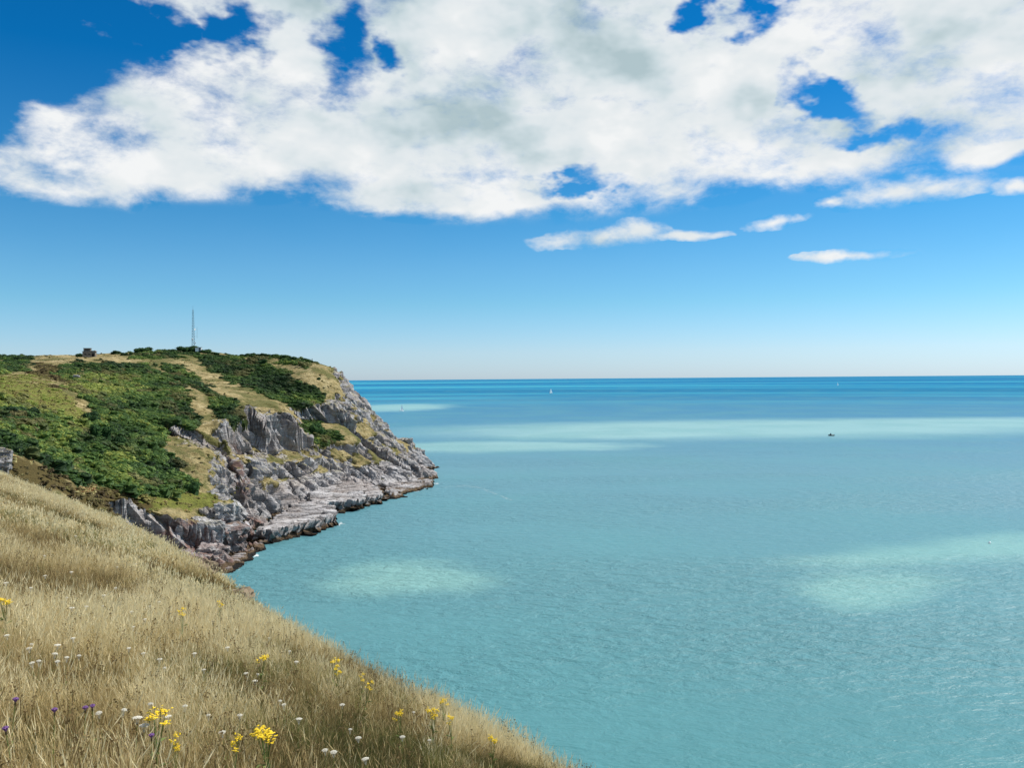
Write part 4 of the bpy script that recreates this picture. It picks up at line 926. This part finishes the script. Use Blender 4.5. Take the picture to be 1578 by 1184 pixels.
def sailboat(px, py, s, rz, label):
    p = atz(px, py, 0); e = empty('sailing_boat', (p[0], p[1], 0.0), rz); e.scale = (s, s, s); tag(e, label, 'sailboat', 'sailing boats out on the bay')
    h = part('hull', lambda m: hull(m, 9.6, 3.0, 0.95, 0.5), M_HULLW, e); part('cabin', lambda m: boxm(m, (0.6, 0, 1.25), (3.2, 1.7, 0.6), taper=0.8), M_HULLW, h, bevel=0.08)
    part('mast', lambda m: tube(m, (0.9, 0, 0.9), (0.9, 0, 13.2), 0.09, 0.06), M_STEEL, e); part('boom', lambda m: tube(m, (0.9, 0, 2.1), (-3.6, 0.7, 2.1), 0.07), M_STEEL, e)
    part('mainsail', lambda m: sail(m, (0.8, 0, 2.2), (-3.5, 0.7, 2.2), (0.8, 0, 12.9), 0.6), M_SAIL, e); part('jib', lambda m: sail(m, (4.6, 0, 1.4), (1.3, 0.5, 1.9), (1.0, 0, 11.6), 0.5), M_SAIL, e)
    part('rudder', lambda m: boxm(m, (-4.9, 0, 0.0), (0.5, 0.08, 1.2)), M_HULLD, e)
sailboat(849, 607, 1.25, R(215), 'white sailing boat far out just below the horizon, middle of the bay')
sailboat(619, 634, 0.72, R(40), 'white sailing boat closest to the headland, right of its shoulder')
sailboat(1291, 594.5, 1.35, R(225), 'faintest white sailing boat near the horizon on the right')
def build_skiff():
    p = atz(1281, 672, 0); e = empty('motor_boat', (p[0], p[1], 0), R(160)); tag(e, 'small dark open boat alone on the pale band of water', 'boat')
    h = part('hull', lambda m: hull(m, 4.2, 1.7, 0.7, 0.3), M_HULLD, e); part('deck', lambda m: boxm(m, (-0.2, 0, 0.74), (3.0, 1.2, 0.05)), M_DECK, h)
    c = part('wheelhouse', lambda m: boxm(m, (0.4, 0, 1.3), (1.1, 1.1, 1.1), taper=0.8), M_HULLD, e, bevel=0.05); part('window', lambda m: boxm(m, (0.94, 0, 1.45), (0.06, 0.8, 0.4)), M_DECK, c)
    part('outboard_motor', lambda m: (boxm(m, (-2.15, 0, 0.9), (0.35, 0.35, 0.6)), boxm(m, (-2.15, 0, 0.2), (0.15, 0.15, 1.0))), M_HULLD, e, bevel=0.03)
    part('aerial', lambda m: tube(m, (0.2, 0, 1.8), (-0.3, 0, 3.3), 0.04, 0.02), M_STEEL, e)
    b = atz(1525, 838, 0); e = empty('buoy', (b[0], b[1], 0)); tag(e, 'tiny white buoy floating at the right on the pale patch of water', 'buoy')
    def ball(m):
        bmesh.ops.create_uvsphere(m, u_segments=14, v_segments=9, radius=0.34)
        for v in m.verts: v.co.z = v.co.z * (1.15 if v.co.z > 0 else 0.8) + 0.08
    q = part('float', ball, M_HULLW, e); part('ring', lambda m: tube(m, (-0.09, 0, 0.5), (0.09, 0, 0.5), 0.07, 0.07, 8), M_STEEL, q)
build_skiff()

# ------------------------------------------------------------------ flowers in the meadow
M_YEL = plain('ragwort_yellow', (0.78, 0.55, 0.02), 0.7, var=0.2, scale=40); M_STEM = plain('flower_stem', (0.13, 0.17, 0.045), 0.8, var=0.3); M_UMB = plain('umbel_white', (0.66, 0.63, 0.53), 0.8, var=0.1, scale=30)
M_PUR = plain('knapweed_purple', (0.22, 0.11, 0.30), 0.8, var=0.2, scale=40); M_CALYX = plain('calyx', (0.09, 0.07, 0.03), 0.9)
def star(bm, c, r, n, up, dome=0.3):
    c = Vector(c); q = Vector(up).to_track_quat('Z', 'Y'); o = bm.verts.new(c + q @ Vector((0, 0, r * dome)))
    vs = [bm.verts.new(c + q @ Vector((r * (1.0 if i % 2 else 0.55) * math.cos(i / (2 * n) * 6.283), r * (1.0 if i % 2 else 0.55) * math.sin(i / (2 * n) * 6.283), 0))) for i in range(2 * n)]
    for i in range(2 * n): bm.faces.new((o, vs[i], vs[(i + 1) % (2 * n)]))
def leafm(bm, a, d, L, w):
    a = Vector(a); d = Vector(d).normalized(); s = d.cross(Vector((0, 0, 1))).normalized() * w; m_ = a + d * L * 0.5
    v = [bm.verts.new(x) for x in (a, m_ + s, a + d * L - Vector((0, 0, L * 0.25)), m_ - s)]; bm.faces.new(v)
def ragwort_proto(seed, heads):
    r = random.Random(seed); e = empty('yellow_flower'); hgt = 0.62; tips = []
    def stem(m):
        tube(m, (0, 0, -0.05), (0.01, 0, 0.36), 0.006, 0.005, 5)
        for i in range(heads):
            a = i / heads * 6.283 + r.uniform(-.4, .4); rad = r.uniform(0.015, 0.085); t = Vector((rad * math.cos(a), rad * math.sin(a), hgt + r.uniform(-0.06, 0.03))); tips.append(t)
            tube(m, (0.01, 0, 0.30 + r.uniform(0, 0.06)), t, 0.004, 0.003, 4)
    part('stem', stem, M_STEM, e)
    for i in range(7):
        a = i * 2.4; z = 0.06 + i * 0.055; part('leaf', lambda m: (leafm(m, (0, 0, z), (math.cos(a), math.sin(a), 0.5), 0.11, 0.02), leafm(m, (0, 0, z), (math.cos(a + .5), math.sin(a + .5), 0.3), 0.07, 0.012)), M_STEM, e)
    for t in tips:
        def hd(m):
            for k in range(14): star(m, t + Vector((r.gauss(0, 0.019), r.gauss(0, 0.019), r.gauss(0, 0.010))), r.uniform(0.011, 0.017), 6, (r.gauss(0, .25), r.gauss(0, .25), 1))
        part('flower_head', hd, M_YEL, e)
    return e
def umbel_proto(seed):
    r = random.Random(seed); e = empty('white_flower'); hgt = 0.50
    part('stem', lambda m: (tube(m, (0, 0, -0.05), (0.02, 0.0, hgt - 0.05), 0.0045, 0.003, 5), leafm(m, (0, 0, 0.15), (1, 0.3, 0.6), 0.1, 0.012), leafm(m, (0, 0, 0.25), (-1, 0.2, 0.6), 0.08, 0.01)), M_STEM, e)
    def hd(m):
        for k in range(30):
            a = k * 2.4; rad = 0.042 * math.sqrt(k / 30); p = Vector((0.02 + rad * math.cos(a), rad * math.sin(a), hgt + 0.010 - rad * rad * 5)); star(m, p, 0.0095, 5, (rad * math.cos(a) * 6, rad * math.sin(a) * 6, 1), 0.5)
            if k % 3 == 0: tube(m, (0.02, 0, hgt - 0.05), p, 0.0012, n=3)
    part('flower_head', hd, M_UMB, e); return e
def knap_proto():
    e = empty('purple_flower'); r = random.Random(3)
    part('stem', lambda m: (tube(m, (0, 0, -0.05), (0.015, 0, 0.48), 0.0045, 0.0035, 5), leafm(m, (0, 0, 0.2), (1, 0, 0.8), 0.09, 0.01)), M_STEM, e)
    part('calyx', lambda m: [boxm(m, (0.015, 0, 0.49), (0.018, 0.018, 0.024), taper=0.8)], M_CALYX, e, bevel=0.004)
    def hd(m):
        for k in range(22):
            a = k * 2.4; rad = 0.026 * math.sqrt((k + 1) / 22); tube(m, (0.015, 0, 0.50), (0.015 + rad * math.cos(a), rad * math.sin(a), 0.525 + 0.012 * (1 - rad / 0.026)), 0.0025, 0.0045, 4)
    part('flower_head', hd, M_PUR, e); return e
def place(proto, used, px, py, h, s, label, cat, group):
    zs = max(s, 0.95); p = hill_hit(px, py, h * zs)
    if p is None: return
    o = copy_tree(proto) if used else proto
    o.location = p; o.rotation_euler = (random.gauss(0, .08), random.gauss(0, .08), random.uniform(0, 6.28)); o.scale = (s, s, zs); tag(o, label, cat, group)
GY = 'yellow ragwort clumps on the hillside'
rp = [ragwort_proto(s, n) for s, n in ((1, 9), (2, 6), (3, 4))]; ru = [False] * 3
for px, py, k, s, lab in ((420, 1128, 0, 1.15, 'largest yellow ragwort clump, low at the bottom of the picture'), (240, 1100, 1, 1.05, 'second largest ragwort clump, left of the largest, two heads close together'),
        (357, 1146, 2, 0.85, 'small yellow ragwort just left of and below the largest clump'), (268, 1142, 2, 0.7, 'tiny yellow ragwort below the second largest clump'), (8, 924, 1, 1.25, 'ragwort clump cut by the left edge of the picture'),
        (399, 1010, 1, 1.1, 'ragwort clump high on the slope straight above the largest clump'), (513, 1018, 1, 1.15, 'tall narrow ragwort near the meadow edge, highest of those along the edge'), (523, 1030, 2, 1.0, 'small ragwort touching the tall narrow one near the meadow edge'),
        (554, 1056, 2, 0.9, 'lone small ragwort below the tall one by the meadow edge'), (338, 931, 2, 1.2, 'tiny far ragwort high up, near the bare bank by the water'), (281, 943, 2, 1.2, 'pale far ragwort left of the bare bank'),
        (684, 1082, 1, 1.0, 'ragwort on the very edge against the sea, upper of the edge group'), (666, 1094, 0, 1.0, 'widest ragwort in the group at the meadow edge, left one'), (698, 1106, 2, 1.0, 'lowest ragwort in the group at the meadow edge'),
        (757, 1134, 1, 0.9, 'ragwort furthest right against the sea'), (620, 1098, 1, 0.9, 'sparse greenish ragwort left of the edge group'), (555, 1042, 2, 0.8, 'faint ragwort just above the lone small one')):
    place(rp[k], ru[k], px, py, 0.62, s * (0.88 if s > 1.04 and py > 1090 else 0.72), lab, 'wildflower', GY); ru[k] = True
up = [umbel_proto(s) for s in (1, 2)]; uu = [False] * 2
UM = [(x / 3.945, 900 + y / 3.945) for x, y in ((450, 338), (310, 387), (205, 387), (150, 375), (335, 460), (385, 455), (460, 435), (215, 480), (250, 480), (280, 430), (55, 313), (810, 170), (815, 270), (790, 400), (885, 430), (975, 465), (985, 512), (1250, 533),
      (1400, 395), (1170, 430), (905, 715), (650, 740), (652, 780), (810, 840), (860, 880), (1055, 815), (1105, 748), (1290, 803), (1445, 800), (1515, 545), (1535, 600), (620, 70), (430, 150), (640, 135), (915, 135), (1390, 885))]
UM += [(380 + x / 3.2875, 900 + y / 3.2875) for x, y in ((210, 350), (145, 600), (205, 608), (480, 608), (255, 700), (575, 785), (510, 745), (425, 830), (435, 850), (790, 775), (940, 800), (840, 645), (645, 890), (245, 395), (95, 275), (10, 455))]
UM += [(x / 3.945, 680 + y / 3.945) for x, y in ((440, 795), (820, 750), (560, 690), (300, 820), (690, 770), (520, 1010), (620, 940), (900, 1090), (180, 900), (1100, 900), (980, 980), (380, 960), (60, 860), (720, 880), (1300, 1100), (250, 700), (450, 580), (860, 660))]
for n_, (px, py) in enumerate(UM):
    g = 'white umbel flowers in the meadow'
    lab = ('tiny white umbel flower on the upper slope of the meadow' if py < 940 else 'small white umbel flower in the loose group at the left of the meadow' if px < 130 and py < 1040
           else 'small white umbel flower in the middle of the meadow, between the ragworts' if py < 1050 and px < 400 else 'small white umbel flower on the right part of the meadow towards the sea' if px > 430 else 'white umbel flower near the bottom of the meadow among the lowest ragworts')
    if n_ == 0: lab = 'largest white umbel of the loose group at the left of the meadow'
    if n_ == 23: lab = 'big white umbel flower just left of the second largest ragwort stem'
    if n_ == 24: lab = 'round white umbel flower lowest of the pair beside the ragwort stem'
    place(up[n_ % 2], uu[n_ % 2], px, py, 0.50, random.uniform(0.4, 0.72) * (1.15 if n_ in (0, 23, 24) else 1), lab, 'wildflower', g); uu[n_ % 2] = True
kp = knap_proto()
for n_, (x, y) in enumerate(((105, 885), (315, 790), (500, 755), (565, 720), (915, 940), (40, 730))):
    lab = ('purple knapweed flower lowest at the left of the meadow', 'purple knapweed flower second from the left', 'brightest purple knapweed flower of the pair left of the ragwort', 'purple knapweed flower right of the brightest one', 'purple knapweed flower under the second largest ragwort', 'dim purple knapweed flower at the far left edge')[n_]
    place(kp, n_ > 0, x / 3.945, 900 + y / 3.945, 0.51, 0.75, lab, 'wildflower', 'purple knapweed in the meadow')
